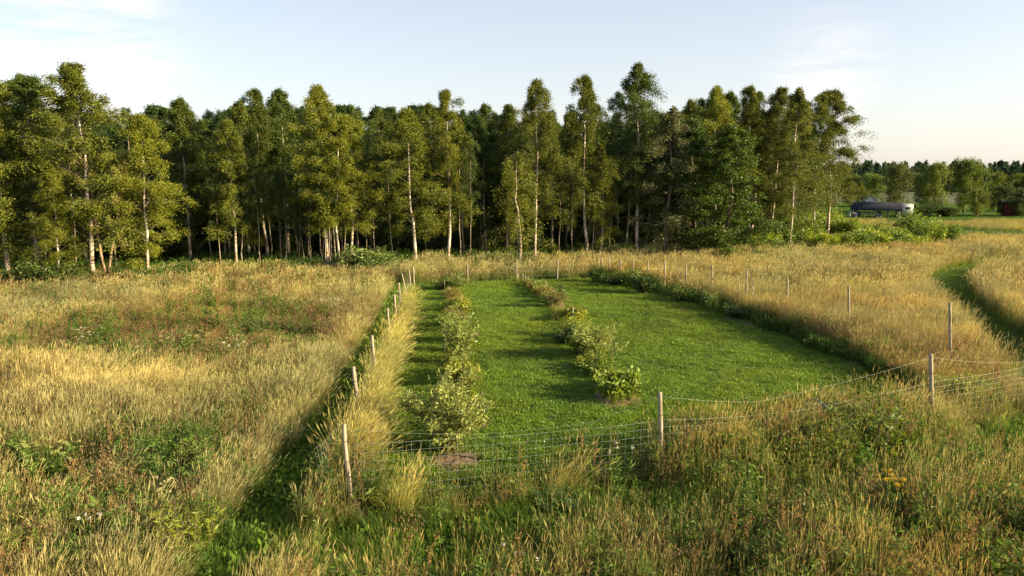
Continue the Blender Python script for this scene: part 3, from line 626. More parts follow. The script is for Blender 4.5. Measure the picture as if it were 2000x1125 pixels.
# ------------------------------------------------------------------ trees
BG = c_(0.062, 0.098, 0.017); BY = c_(0.15, 0.168, 0.024); BD = c_(0.03, 0.055, 0.014)
def tree_meshes(seed, H=12, cs=0.35, Rr=2.2, nb=34, ntw=8, nlf=60, ll=0.078, lw=0.056, droop=0.6, hang=0.5, rise=(35, 62), env='birch', tr=0.11,
                palette=(BG, BY), sway=0.32, bark=None, twigs=True, spread=0.075, trunk_col=(1, 1, 1), stems=1, lean=0.0, strings=0.0):
    rng = np.random.default_rng(seed); tb = MB(); lb = MB(); n = 11
    for st in range(stems):
        zt = np.linspace(0, H * (1 if st == 0 else rng.uniform(.78, .95)), n); la = rng.random() * 6.28
        off = np.array([0, 0]) if st == 0 else rng.normal(0, .22, 2)
        sw = np.cumsum(rng.normal(0, sway * 0.25, (n, 2)), axis=0); sw -= sw[0]
        ln = lean if stems == 1 else lean + 0.1 * st
        P = np.stack([off[0] + sw[:, 0] + ln * zt * math.cos(la if stems > 1 else 0), off[1] + sw[:, 1] + ln * zt * math.sin(la if stems > 1 else 0), zt], -1)
        s = zt / zt[-1]; rad = tr * (1.12 * (1 - s) ** 0.85 + 0.06); rad[0] *= 1.2
        tcl = np.ones((n, 3)) * np.array(trunk_col)
        tube(tb, P, rad, 8, np.repeat(np.vstack([tcl]), 8, axis=0).tolist() + [list(trunk_col)] * 2, True)
        nbs = nb if st == 0 else int(nb * .6)
        t = ((np.arange(nbs) + rng.random(nbs)) / nbs) ** 0.8; zc = (cs + (0.985 - cs) * t) * zt[-1]
        if env == 'birch': e = np.minimum(1, (t + 0.3) / 0.5) * (1 - t) ** .7 + 0.05
        elif env == 'round': e = np.sqrt(np.clip(1 - (1.9 * t - 0.85) ** 2 / 1.15, 0.03, 1))
        elif env == 'alder': e = np.minimum(1, (t + 0.5) / 0.7) * (1 - t) ** 0.6 + 0.1
        elif env == 'cone': e = (1 - t) ** 0.85 + 0.06
        elif env == 'top': e = np.minimum(1, (t + 0.3) / 0.5) * (1 - t) ** .72 + 0.06
        elif env == 'weep': e = (1 - t) ** 0.6 * 0.85 + 0.15
        else: e = np.ones(nbs)
        az = np.arange(nbs) * 2.39996 + rng.normal(0, .5, nbs); L = Rr * e * rng.uniform(0.45, 1.3, nbs)
        lump = 1 + 0.3 * np.sin(az * 2 + t * 9 + seed) * np.sin(t * 17 + seed * 2 + az); L = L * lump
        ph = np.radians(np.minimum(74, rng.uniform(rise[0], rise[1], nbs) + 8 * t))
        x0 = np.interp(zc, zt, P[:, 0]); y0 = np.interp(zc, zt, P[:, 1])
        sb = np.linspace(0, 1, 6)
        def bp(i, s): 
            h = L[i] * s; return np.stack([x0[i] + h * np.cos(az[i]), y0[i] + h * np.sin(az[i]), zc[i] + L[i] * np.tan(ph[i]) * s * (1 - droop * s)], -1)
        for i in range(nbs):
            tube(tb, bp(i, sb), np.linspace(0.014, 0.003, 6) * (0.6 + 0.45 * L[i]) * (tr / .11) ** .5, 4, np.array(trunk_col) * 0.38, False)
        # twigs
        I = np.repeat(np.arange(nbs), ntw); m = len(I); sv = rng.uniform(0.22, 1.0, m) ** 0.8
        h = L[I] * sv; B = np.stack([x0[I] + h * np.cos(az[I]), y0[I] + h * np.sin(az[I]), zc[I] + L[I] * np.tan(ph[I]) * sv * (1 - droop * sv)], -1)
        ta = az[I] + rng.normal(0, 0.95, m); lt = (0.16 + 0.32 * rng.random(m)) * L[I] + 0.08
        if twigs:
            for q in range(0, m, 2):
                e_ = B[q] + lt[q] * np.array([math.cos(ta[q]), math.sin(ta[q]), 0.25 - hang * 0.6])
                mid = B[q] + lt[q] * .5 * np.array([math.cos(ta[q]), math.sin(ta[q]), 0.3])
                tube(tb, [B[q], mid, e_], [0.005, 0.004, 0.002], 3, np.array(trunk_col) * 0.35, False)
        J = np.repeat(np.arange(m), nlf); k = len(J); v = rng.random(k) ** 0.75
        hg = hang * rng.uniform(.35, 1.0 + .5 * strings, m) * (0.34 + 0.28 * L[I]); nst = 4                      # each twig carries a few hanging strands
        sa = rng.normal(0, .35, (m, nst)); sl_ = rng.uniform(.55, 1.1, (m, nst)); pick = rng.integers(0, nst, k)
        aa = ta[J] + sa[J, pick]; ll_ = lt[J] * sl_[J, pick]
        LP = B[J] + np.stack([np.cos(aa) * ll_ * v ** .8, np.sin(aa) * ll_ * v ** .8, ll_ * .4 * v - hg[J] * v ** 1.6], -1)
        LP += rng.normal(0, spread, (k, 3)) * np.array([1, 1, 1.6])
        LP = LP[rng.random(k) < np.repeat(np.clip(rng.uniform(.1, 1.25, m) * np.repeat(rng.uniform(.5, 1.25, nbs), ntw), 0, 1), nlf)]; k = len(LP)
        pal = np.array(palette); wmix = rng.random((k, 1)); colr = pal[0] * (1 - wmix) + pal[1] * wmix
        LP[:, 2] = np.maximum(LP[:, 2], 0.1)
        leaves_at(lb, rng, LP, ll, lw, colr, 0.28, -0.35)
    return tb.mesh('trunk', bark or M_BIRCH, True), lb.mesh('crown', M_LEAF)

T = {}
def tmpl(name, **k):
    T.setdefault(name, []).append((tree_meshes(**k), k.get('H', 12)))
for q in range(4): tmpl('birch', seed=10 + q, H=13, cs=0.19 + .03 * q, Rr=2.0 + .15 * (q % 3), nb=64, ntw=10, nlf=128, droop=0.55 + .1 * (q % 2), hang=1.0, strings=.6, tr=.07, sway=.16 + .05 * q)
for q in range(4): tmpl('birch_full', seed=20 + q, H=13, cs=0.08 + .04 * (q % 2), Rr=2.3 + .2 * (q % 2), nb=74, ntw=10, nlf=128, droop=0.6, hang=.9, palette=(BG, BY * 1.05), strings=.7, tr=.072, sway=.2)
for q in range(3): tmpl('birch_tall', seed=30 + q, H=15, cs=0.21 + .03 * q, Rr=1.9, nb=66, ntw=9, nlf=128, droop=0.5, hang=1.4, rise=(38, 60), palette=(BG * .9, BY * .85), strings=.9, tr=.076, sway=.22)
for q in range(4): tmpl('pole_birch', seed=40 + q, H=13, cs=0.40, Rr=1.7, nb=34, ntw=9, nlf=80, droop=0.55, hang=0.8, tr=0.055, env='top', palette=(BD, BG), strings=.5, trunk_col=(.62, .58, .52))  # darker leaf palette paints in part of the shade inside the wood
tmpl('weeping', seed=50, H=9, cs=0.14, Rr=1.6, nb=46, ntw=9, nlf=50, droop=0.9, hang=1.9, rise=(40, 60), env='weep', palette=(BG, BY), strings=1.0, tr=.065)
for q in range(2): tmpl('alder', seed=60 + q, H=11, cs=0.02, Rr=2.4, nb=84, ntw=10, nlf=84, droop=0.8, hang=0.6, rise=(5, 40), palette=(BD, BG * 1.1), env='alder', bark=M_BARK, tr=.1, ll=.11, lw=.085)
tmpl('willow', seed=70, H=11, cs=0.25, Rr=2.1, nb=38, ntw=9, nlf=58, droop=0.4, hang=0.4, palette=(c_(.13, .15, .05), c_(.19, .2, .08)), bark=M_BARK, trunk_col=(2.2, 1.9, 1.5), stems=2, lean=.12, ll=.13, lw=.05)
tmpl('sallow', seed=74, H=11, cs=0.03, Rr=2.0, nb=66, ntw=9, nlf=66, droop=0.8, hang=0.8, rise=(10, 45), palette=(c_(.07, .085, .035), c_(.13, .135, .06)), bark=M_BARK, ll=.13, lw=.055, env='alder')
tmpl('spruce', seed=80, H=12, cs=0.04, Rr=2.0, nb=80, ntw=9, nlf=44, droop=0.9, hang=0.35, rise=(8, 22), env='cone', palette=(c_(.02, .035, .012), c_(.04, .06, .018)), bark=M_BARK, ll=.14, lw=.045)
for q in range(2): tmpl('broad', seed=90 + q, H=9, cs=0.08, Rr=3.3, nb=64, ntw=10, nlf=46, droop=0.5, hang=0.4, rise=(15, 50), env='round', palette=(BG * .8, BG * 1.25), bark=M_BARK, ll=.2, lw=.16, spread=.25, twigs=False, tr=.16)

WIDE = {'birch': 1.45, 'birch_full': 1.48, 'birch_tall': 1.4, 'pole_birch': 1.15, 'alder': 1.25, 'sallow': 1.15, 'weeping': 1.05}
def tree(name, kind, px, py, top, label, cat='tree', var=0, rz=None, tint=(1, 1, 1), width=1.0, group=None, pos=None, H=None, leanx=0.0):
    p = at(px, py) if pos is None else Vector(pos)
    h = H if H else top_z(top, p.y)
    (tm, cm), H0 = T[kind][var % len(T[kind])]; s = h / H0; width = width * WIDE.get(kind, 1.0)
    e = empty(name, p, random.random() * 6.28 if rz is None else rz, (s * width, s * width, s)); e.rotation_euler[1] = 0
    if leanx: e.rotation_euler = (0, leanx, e.rotation_euler[2]); e.rotation_mode = 'XYZ'
    inst('trunk', tm, e); c = inst('crown', cm, e); c.color = (*tint, 1)
    tag(e, label, cat, group); return e

BRT = (1.6, 1.42, 0.95); DRK = (.8, .9, .95); MIDT = (1.25, 1.16, .95)  # crown tints: sunlight and the wood's shade put into the leaf colour
# front row, left to right: name, kind, base px, base py, top py, label, variant, tint, width
front = [
 ('birch_tree', 'birch', -60, 562, 150, 'birch cut off by the left edge of the picture, outermost', 1, MIDT, 1.2),
 ('birch_tree', 'birch_full', 18, 556, 143, 'twin-trunk birch at the left edge of the wood', 0, MIDT, 0.95),
 ('birch_tree', 'pole_birch', 24, 558, 185, 'thin second birch stem beside the left edge birch', 0, MIDT, .8),
 ('birch_tree', 'birch', 78, 548, 150, 'birch standing back between the left edge and the big leaning birch', 2, DRK, 1.1),
 ('birch_tree', 'birch_full', 188, 556, 124, 'tallest birch on the left with broad pointed crown and white trunk', 1, (1.12, 1.05, .9), 1.12),
 ('birch_tree', 'birch_full', 118, 560, 330, 'small leafy birch with crooked trunk left of the tallest left birch', 0, BRT, .85),
 ('willow_tree', 'willow', 210, 556, 258, 'pale green willow with two slanting bare stems', 0, BRT, .82),
 ('birch_tree', 'birch_full', 292, 552, 222, 'bright yellow-green birch bulging out at the right end of the left group', 0, BRT, 1.0),
 ('birch_tree', 'birch', 463, 536, 232, 'birch with bent white trunk and thin side branches in a dark gap', 0, MIDT, 1.0),
 ('birch_tree', 'pole_birch', 474, 536, 330, 'slanting thin birch stem just right of the bent birch', 1, MIDT, 1.1),
 ('birch_tree', 'birch', 642, 535, 165, 'tall birch with full crown in the clump of bright white trunks', 1, BRT, .88),
 ('birch_tree', 'birch', 664, 537, 225, 'lower birch at right of the bright white trunk clump', 2, BRT, .9),
 ('birch_tree', 'birch', 690, 533, 225, 'birch leaning slightly right beside the white trunk clump', 2, BRT, 1.05),
 ('birch_tree', 'pole_birch', 652, 535, 250, 'slim white birch stem in the middle of the bright trunk clump', 2, BRT, .8),
 ('birch_tree', 'birch', 813, 531, 212, 'single birch with straight white trunk directly above the left fence end', 1, MIDT, 1.25),
 ('birch_tree', 'birch_tall', 876, 528, 170, 'tall birch right of the one above the fence end', 0, BRT, 1.1),
 ('birch_tree', 'weeping', 1009, 526, 297, 'small weeping birch with hanging branches at the edge of the meadow', 0, (1.5, 1.35, .95), 1.45),
 ('birch_tree', 'birch_tall', 1046, 520, 152, 'tall birch with open forked top behind the weeping birch', 1, MIDT, .95),
 ('birch_tree', 'birch_tall', 1146, 514, 145, 'tall drooping birch with thick white trunk in the middle of the wood', 0, MIDT, 1.05),
 ('birch_tree', 'birch_full', 1175, 513, 275, 'yellow-green lower birch against the tall drooping one', 1, BRT, .72),
 ('birch_tree', 'pole_birch', 1116, 514, 215, 'thin birch left of the tall drooping one', 0, MIDT, .9),
 ('birch_tree', 'birch_tall', 1245, 511, 120, 'tallest tree of the wood with narrow pointed top', 1, DRK, 1.12),
 ('sallow_tree', 'sallow', 1300, 513, 212, 'grey-green sallow with foliage down to the grass', 0, (1.2, 1.2, 1.1), 1.15),
 ('alder_tree', 'alder', 1355, 511, 232, 'dense dark green alder leafy to the ground', 0, (1.1, 1.1, 1), 1.1),
 ('alder_tree', 'alder', 1420, 516, 245, 'brighter alder leafy to the ground at the right of the dark one', 1, (1.5, 1.4, .95), 1.2),  # bright tint stands in for sun on this crown
 ('birch_tree', 'birch', 1395, 500, 168, 'birch top rising over the alders, left one', 1, BRT, 1.0),
 ('birch_tree', 'birch_tall', 1460, 497, 163, 'birch top rising over the alders, right one', 0, MIDT, 1.05),
 ('birch_tree', 'birch_tall', 1503, 496, 168, 'birch with slanting trunk at right of the alders', 1, MIDT, 1.0),
 ('birch_tree', 'birch_full', 1541, 503, 172, 'birch with long bare white trunk near the right end of the wood', 1, (1.1, 1.02, .9), .72),
 ('birch_tree', 'birch_tall', 1590, 478, 182, 'left of the two last birches at the right end of the wood', 0, MIDT, 1.15),
 ('birch_tree', 'birch', 1612, 476, 178, 'last birch at the right end of the wood against the pale sky', 2, (1.1, 1.02, .9), 1.1),
]
for (nm, kd, px, py, tp, lb, vr, tn, wd) in front: tree(nm, kd, px, py, tp, lb, 'tree', vr, None, tn, wd)
# bright thin stems along the edge
POLES = [(636, 538, 300, 0), (648, 538, 290, .02), (656, 537, 280, 0), (672, 536, 320, .05), (560, 534, 340, 0), (553, 532, 330, 0), (582, 533, 360, -.10), (606, 534, 380, -.14), (597, 533, 350, .05), (630, 536, 350, -.06), (700, 531, 330, .07), (735, 529, 300, 0), (902, 527, 250, 0), (1090, 515, 260, 0), (1160, 513, 250, .02), (1190, 512, 260, 0), (1222, 512, 240, .06), (770, 529, 290, .08), (430, 536, 320, -.03), (920, 526, 260, 0), (508, 534, 290, 0), (95, 556, 300, .05), (235, 553, 330, .1)]
for k, (px, py, tp, lx) in enumerate(POLES):
    tree('birch_tree', 'pole_birch', px, py, tp, rank([q[0] for q in POLES], k) + ' thin birch pole from the left along the front edge of the wood', 'tree', k, None, MIDT, .75, 'young birch poles along the edge of the wood', leanx=lx)
# taller crowns standing behind the front row
behind = [(350, 190), (395, 245), (470, 195), (505, 172), (548, 172), (590, 205), (735, 212), (772, 208), (840, 200), (905, 212), (940, 203), (990, 202), (1080, 215), (1210, 178), (1345, 195), (1320, 225), (1425, 178), (1375, 190), (30, 145), (-60, 150), (140, 190), (420, 225), (690, 205), (1110, 220), (-160, 150), (270, 235), (310, 232), (1480, 175), (1565, 190), (1170, 200)]
for k, (px, tp) in enumerate(behind):
    fy = np.interp(px, [-300, 0, 290, 650, 1010, 1480, 1600], [39, 41, 43, 47, 50, 54, 62])
    Yd = fy + 4 + (k * 37 % 9); q = at_depth(px, tp, Yd); kind = ('birch', 'pole_birch', 'birch_full', 'birch_tall')[k % 4]
    tree('birch_tree', kind, 0, 0, 0, rank([q[0] for q in behind], k) + ' birch crown from the left rising behind the front row of the wood', 'tree', k, None, [(.85, .92, .95), (.7, .82, .9), (1, 1, .9)][k % 3], 1.1 if kind != 'birch_full' else .9, 'birches behind the front row', (q.x, Yd, 0), q.z)  # darker tints carry the shade behind the front row as leaf colour
# interior of the wood: many slender trunks, then dense dark trees closing it off
cnt = 0; rr = np.random.default_rng(5); placed = []
while cnt < 78:
    px = rr.uniform(-330, 1560); fy = np.interp(px, [-300, 0, 290, 650, 1010, 1480, 1600], [39, 41, 43, 47, 50, 54, 62])
    Yd = fy + rr.uniform(2.5, 20) ; x = (px - 1000) / F * Yd
    if any((x - a) ** 2 + (Yd - b) ** 2 < 1.6 for a, b in placed): continue
    placed.append((x, Yd)); cnt += 1
    tp = rr.uniform(212, 280); h = top_z(tp, Yd)
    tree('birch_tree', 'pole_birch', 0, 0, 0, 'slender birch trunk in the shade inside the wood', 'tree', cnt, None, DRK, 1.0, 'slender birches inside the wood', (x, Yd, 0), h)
for k in range(84):
    px = -440 + (k // 2) * 49 + (k % 2) * 24; fy = np.interp(px, [-300, 0, 290, 650, 1010, 1480, 1600], [39, 41, 43, 47, 50, 54, 62])
    Yd = fy + (13 if k % 2 else 22) + (k * 5 % 4); x = (px - 1000) / F * Yd; h = top_z(rr.uniform(205, 255), Yd)
    if px > (1530 if k % 2 == 0 else 1500): continue
    nm = ('alder', 'alder', 'spruce')[k % 3]
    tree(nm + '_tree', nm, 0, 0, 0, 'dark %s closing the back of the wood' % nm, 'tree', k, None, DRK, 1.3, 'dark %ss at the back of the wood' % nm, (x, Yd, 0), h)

# ------------------------------------------------------------------ shrubs and garden plants
def bush_meshes(seed, w=1.5, h=1.4, nst=14, nlf=46, ll=0.09, lw=0.03, pal=(GREEN, YG), upright=0.5, spread=0.05, sub=3, low=0.12, fold=True, mat=None):
    rng = np.random.default_rng(seed); tb = MB(); lb = MB()
    for i in range(nst):
        az = i * 2.4 + rng.normal(0, .4); rad = w / 2 * rng.uniform(0.25, 1.0); H = h * rng.uniform(0.55, 1.0) * (1 - 0.3 * (rad / (w / 2)) ** 2)
        s = np.linspace(0, 1, 6); cv = 0.7 + upright
        P = np.stack([rad * s ** cv * math.cos(az), rad * s ** cv * math.sin(az), H * s], -1) + np.vstack([np.zeros(3), rng.normal(0, .02 * h, (5, 3))])
        tube(tb, P, np.linspace(0.011, 0.003, 6) * (0.5 + 0.4 * h), 4, (1, 1, 1), False)
        for q in range(sub):
            s0 = rng.uniform(.3, .95); b = np.array([np.interp(s0, s, P[:, c]) for c in range(3)]); a2 = az + rng.normal(0, 1.1); l2 = rng.uniform(.15, .33) * w * .6 + .05
            e = b + l2 * np.array([math.cos(a2), math.sin(a2), rng.uniform(.1, 1.1)])
            tube(tb, [b, (b + e) / 2 + rng.normal(0, .01, 3), e], [0.004, 0.003, 0.002], 3, (1, 1, 1), False)
            v = rng.random(nlf // sub); LPp = b + (e - b) * v[:, None] + rng.normal(0, spread, (len(v), 3))
            d = np.tile((e - b) / np.linalg.norm(e - b), (len(v), 1))
            wm = rng.random((len(v), 1)); leaves_at(lb, rng, LPp, ll, lw, pal[0] * (1 - wm) + pal[1] * wm, .25, .2, d, .45, fold)
        v = rng.uniform(low, 1, nlf // 2); LPp = np.stack([np.interp(v, s, P[:, c]) for c in range(3)], -1) + rng.normal(0, spread, (len(v), 3))
        LPp[:, 2] = np.maximum(LPp[:, 2], .02)
        wm = rng.random((len(v), 1)); leaves_at(lb, rng, LPp, ll, lw, pal[0] * (1 - wm) + pal[1] * wm, .25, .3, None, 0, fold)
    return tb.mesh('stems', M_TWIG), lb.mesh('foliage', mat or M_SHRUB)
SILV = (c_(.19, .24, .055), c_(.36, .38, .12)); YEL = (c_(.16, .2, .025), c_(.30, .29, .04)); MIDG = (c_(.075, .125, .022), c_(.15, .2, .035)); DGR = (c_(.03, .06, .014), c_(.06, .095, .02))
PALE = (c_(.15, .21, .045), c_(.28, .31, .085)); BRN = (c_(.16, .155, .04), c_(.25, .21, .08))
B = {}
B['silver'] = [bush_meshes(301, 1.7, 1.95, 28, 140, .105, .034, SILV, .35, .04)]
B['pale'] = [bush_meshes(311 + k, 0.9, 1.15, 12, 54, .10, .032, PALE, .4, .05) for k in range(2)]
B['broad'] = [bush_meshes(321 + k, 0.9, 0.65, 14, 40, .12, .07, YEL, .3, .05) for k in range(2)]
B['mid'] = [bush_meshes(331 + k, 0.9, 0.8, 14, 54, .085, .045, MIDG, .3, .06) for k in range(3)]
B['dark'] = [bush_meshes(341 + k, 1.0, 0.9, 16, 60, .085, .05, DGR, .3, .07) for k in range(2)]
B['brown'] = [bush_meshes(351, 0.9, 0.8, 14, 40, .07, .03, BRN, .4, .06)]
B['yellow'] = [bush_meshes(361, 0.8, 0.7, 14, 50, .05, .03, (c_(.42, .36, .03), c_(.3, .3, .04)), .4, .06)]
B['hedge'] = [bush_meshes(371 + k, 2.6, 2.0, 30, 130, .15, .06, (c_(.07, .12, .02), c_(.17, .2, .045)), .35, .12) for k in range(4)]
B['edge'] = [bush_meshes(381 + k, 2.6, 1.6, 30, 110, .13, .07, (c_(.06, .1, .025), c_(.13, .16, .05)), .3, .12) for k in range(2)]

def plant(name, kind, px, py, h_px, w_px, label, cat='bush', var=0, tint=(1, 1, 1), group=None):
    p = at(px, py); k = p.y / F; me = B[kind][var % len(B[kind])]
    bb = np.array([v.co for v in me[1].vertices]); H0 = bb[:, 2].max(); W0 = np.percentile(bb[:, 0], 98) - np.percentile(bb[:, 0], 2)
    sz = h_px * k / H0; sx = w_px * k / W0
    e = empty(name, p, random.random() * 6.28, (sx, sx, sz)); inst('stems', me[0], e); f = inst('foliage', me[1], e); f.color = (*tint, 1)
    return tag(e, label, cat, group)
def sapling(px, py, h_px, label, seed, w=.5, pal=PALE, nl=120, cat='sapling', ll=.08, lw=.035):
    p = at(px, py); h = h_px * p.y / F; rng = np.random.default_rng(seed); tb = MB(); lb = MB(); e = empty('sapling', p)
    s = np.linspace(0, 1, 7); P = np.stack([np.cumsum(rng.normal(0, .015, 7)), np.cumsum(rng.normal(0, .015, 7)), s * h], -1); P[0, :2] = 0
    tube(tb, P, np.linspace(.014, .004, 7), 5, (1, 1, 1), False)
    for q in range(9):
        s0 = rng.uniform(.35, .95); b = np.array([np.interp(s0, s, P[:, c]) for c in range(3)]); a = q * 2.4; l = w * rng.uniform(.5, 1) * (1.15 - s0 * .6)
        en = b + l * np.array([math.cos(a), math.sin(a), rng.uniform(.3, .9)]); tube(tb, [b, (b + en) / 2 + [0, 0, .02], en], [.006, .004, .002], 3, (1, 1, 1), False)
        v = rng.uniform(.2, 1, nl // 10); LP = b + (en - b) * v[:, None] + rng.normal(0, .03, (len(v), 3)); wm = rng.random((len(v), 1))
        leaves_at(lb, rng, LP, ll, lw, pal[0] * (1 - wm) + pal[1] * wm, .25, .2, None, 0, True)
    v = rng.uniform(.45, 1, nl // 4); LP = np.stack([np.interp(v, s, P[:, c]) for c in range(3)], -1) + rng.normal(0, .04, (len(v), 3)); wm = rng.random((len(v), 1))
    leaves_at(lb, rng, LP, ll, lw, pal[0] * (1 - wm) + pal[1] * wm, .25, .2, None, 0, True)
    tb.build('stem', M_TWIG, e); lb.build('foliage', M_SHRUB, e)
    return tag(e, label, cat)
def mulch(px, py, w_px, d_px, label, hgt=.1):
    p = at(px, py); q = at(px, py - d_px); w = w_px * p.y / F; d = q.y - p.y; rng = np.random.default_rng(int(px * 7 + py)); mb = MB(); na, nr = 26, 6
    V = [[0, 0, hgt]]; ph = rng.random(4) * 6.28
    for r in range(1, nr + 1):
        for a in range(na):
            th = a * 6.2832 / na; rr_ = r / nr * (1 + .16 * math.sin(3 * th + ph[0]) + .1 * math.sin(5 * th + ph[1])); z = hgt * max(0, 1 - (r / nr) ** 2) * rng.uniform(.65, 1.25) + (.008 if r < nr else -.02)
            V.append([w / 2 * rr_ * math.cos(th), d / 2 * rr_ * math.sin(th), z])
    Tt = [[0, 1 + a, 1 + (a + 1) % na] for a in range(na)]; Q = []
    for r in range(nr - 1):
        for a in range(na): b0 = 1 + r * na; Q.append([b0 + a, b0 + na + a, b0 + na + (a + 1) % na, b0 + (a + 1) % na])
    mb.add(V, Q, Tt)
    # loose straw bits lying on the heap
    o = mb.build('mulch_heap', M_MULCH, None, False); o.location = (p.x, p.y + d / 2, 0.004)
    m2 = MB(); n = 160; th = rng.random(n) * 6.28; r_ = np.sqrt(rng.random(n)) * .95
    P = np.stack([w / 2 * r_ * np.cos(th), d / 2 * r_ * np.sin(th), hgt * (1 - r_ ** 2) + .03], -1)
    leaves_at(m2, rng, P, .16, .012, c_(.26, .2, .12), .45, 0); V2 = m2.v[0]; V2[:, 2] = np.clip(V2[:, 2], .01, hgt + .06)
    s = m2.build('loose_straw', M_SHRUB, o); s['kind'] = 'stuff'
    return tag(o, label, 'mulch')
# left row, front to back
plant('shrub', 'silver', 876, 882, 182, 150, 'large silvery narrow-leaved shrub at the front of the left planting row', 'shrub')
plant('shrub', 'mid', 925, 838, 60, 60, 'low green shrub behind and right of the large silvery shrub', 'shrub', 0, (1.4, 1.3, 1))
plant('shrub', 'broad', 905, 752, 56, 62, 'yellow-green broad-leaved shrub right behind the large silvery shrub', 'shrub', 0)
plant('shrub', 'pale', 898, 712, 112, 60, 'tall pale shrub, third from the front of the left row', 'shrub', 0)
plant('shrub', 'pale', 890, 672, 70, 50, 'pale shrub in the middle of the left row', 'shrub', 1, (.95, 1, .9))
plant('shrub', 'brown', 892, 640, 44, 46, 'brownish shrub in the middle of the left row', 'shrub', 0)
plant('shrub', 'yellow', 900, 606, 34, 30, 'yellow flowering plant two thirds back in the left row', 'plant', 0)
plant('shrub', 'mid', 884, 610, 34, 30, 'small green shrub left of the yellow flowering plant', 'shrub', 1, (1.2, 1.1, 1))
plant('shrub', 'brown', 880, 588, 30, 34, 'brownish shrub behind the yellow flowering plant', 'shrub', 0, (1.2, 1.1, 1))
plant('shrub', 'dark', 866, 568, 26, 34, 'dark green shrub at the far left end of the left row', 'shrub', 0)
plant('shrub', 'silver', 893, 566, 34, 44, 'small silvery shrub at the far end of the left row', 'shrub', 0, (.9, .95, .95))
mulch(885, 925, 128, 44, 'brown mulch patch in front of the large silvery shrub', .07)
mulch(935, 842, 46, 22, 'small mulch patch right of the large silvery shrub', .1)
mulch(924, 662, 26, 14, 'tiny mulch patch in the middle of the left row', .08)
sapling(903, 765, 95, 'dark thin-stemmed young tree behind the large silvery shrub', 11, .35, PALE, 70)
sapling(868, 700, 70, 'thin sapling left of the third shrub of the left row', 12, .3, PALE, 60)
for k, (px, py, h, w, kd, vr, tn) in enumerate([(912, 790, 44, 44, 'mid', 1, (1.7, 1.5, 1)), (893, 735, 50, 40, 'pale', 1, (1, 1.05, .8)), (904, 690, 50, 40, 'mid', 2, (1.6, 1.4, 1)), (882, 650, 46, 36, 'pale', 0, (1, 1.05, .8)), (900, 625, 34, 36, 'broad', 1, (.9, .9, 1)), (890, 578, 22, 30, 'mid', 0, (1.6, 1.4, 1)), (898, 668, 34, 40, 'broad', 0, (.8, .85, 1))]):
    plant('shrub', kd, px, py, h, w, ORD[k] + ' low leafy shrub from the front between the larger ones of the left row', 'shrub', vr, tn)
for k, (px, py, h, w, kd, vr, tn) in enumerate([(1190, 757, 40, 50, 'mid', 1, (1.8, 1.6, 1)), (1158, 722, 34, 44, 'broad', 0, (.85, .95, 1)), (1132, 690, 44, 40, 'mid', 2, (1.7, 1.5, 1)), (1138, 668, 40, 36, 'pale', 0, (1, 1.05, .8)), (1104, 622, 26, 30, 'mid', 0, (1.7, 1.5, 1)), (1074, 593, 30, 30, 'pale', 1, (1, 1.05, .8)), (1056, 577, 22, 26, 'broad', 0, (.9, .9, 1)), (1040, 565, 18, 24, 'brown', 0, (1.4, 1.3, 1))]):
    plant('shrub', kd, px, py, h, w, ORD[k] + ' low leafy shrub from the front between the larger ones of the right row', 'shrub', vr, tn)
# right row, front to back
plant('shrub', 'broad', 1206, 778, 62, 84, 'broad-leaved yellow-green shrub at the front of the right planting row', 'shrub', 1, (.72, .92, 1))
mulch(1211, 800, 104, 34, 'brown mulch heap under the front shrub of the right row', .12)
sapling(1194, 735, 112, 'slender young fruit tree behind the front shrub of the right row', 13, .62, SILV, 150)
plant('shrub', 'mid', 1170, 735, 44, 70, 'low green plants below the slender fruit tree', 'plant', 2, (1.3, 1.3, 1))
plant('shrub', 'pale', 1148, 702, 78, 60, 'pale shrub, second large one of the right row', 'shrub', 1)
plant('shrub', 'silver', 1172, 697, 66, 50, 'silvery shrub right of the second large shrub of the right row', 'shrub', 0, (1, .98, .9))
mulch(1162, 706, 34, 16, 'mulch patch under the pale shrubs of the right row', .1)
plant('shrub', 'dark', 1106, 674, 42, 44, 'dark green low shrub at the left side of the right row', 'shrub', 0)
plant('shrub', 'yellow', 1128, 660, 54, 46, 'yellow-green feathery plant with white flowers in the right row', 'plant', 0, (.75, .95, 1))
plant('shrub', 'broad', 1126, 628, 34, 38, 'bright leafy plant beside a stake in the right row', 'plant', 0)
plant('shrub', 'dark', 1114, 630, 34, 20, 'dark upright plant beside the stake in the right row', 'plant', 1)
mulch(1090, 612, 44, 20, 'reddish mulch heap halfway down the right row', .14)
plant('shrub', 'brown', 1084, 602, 44, 44, 'brownish shrub on the mulch heap of the right row', 'shrub', 0)
sapling(1097, 605, 52, 'dark-leaved sapling on the mulch heap of the right row', 14, .4, DGR, 110)
plant('shrub', 'brown', 1064, 584, 32, 34, 'thin brownish shrub past the mulch heap in the right row', 'shrub', 0, (1.15, 1.1, .9))
plant('shrub', 'mid', 1048, 571, 24, 30, 'small green shrub towards the far end of the right row', 'shrub', 0, (1.3, 1.2, .9))
plant('shrub', 'mid', 1032, 560, 18, 26, 'last small shrub at the far end of the right row', 'shrub', 1, (1.3, 1.2, .9))
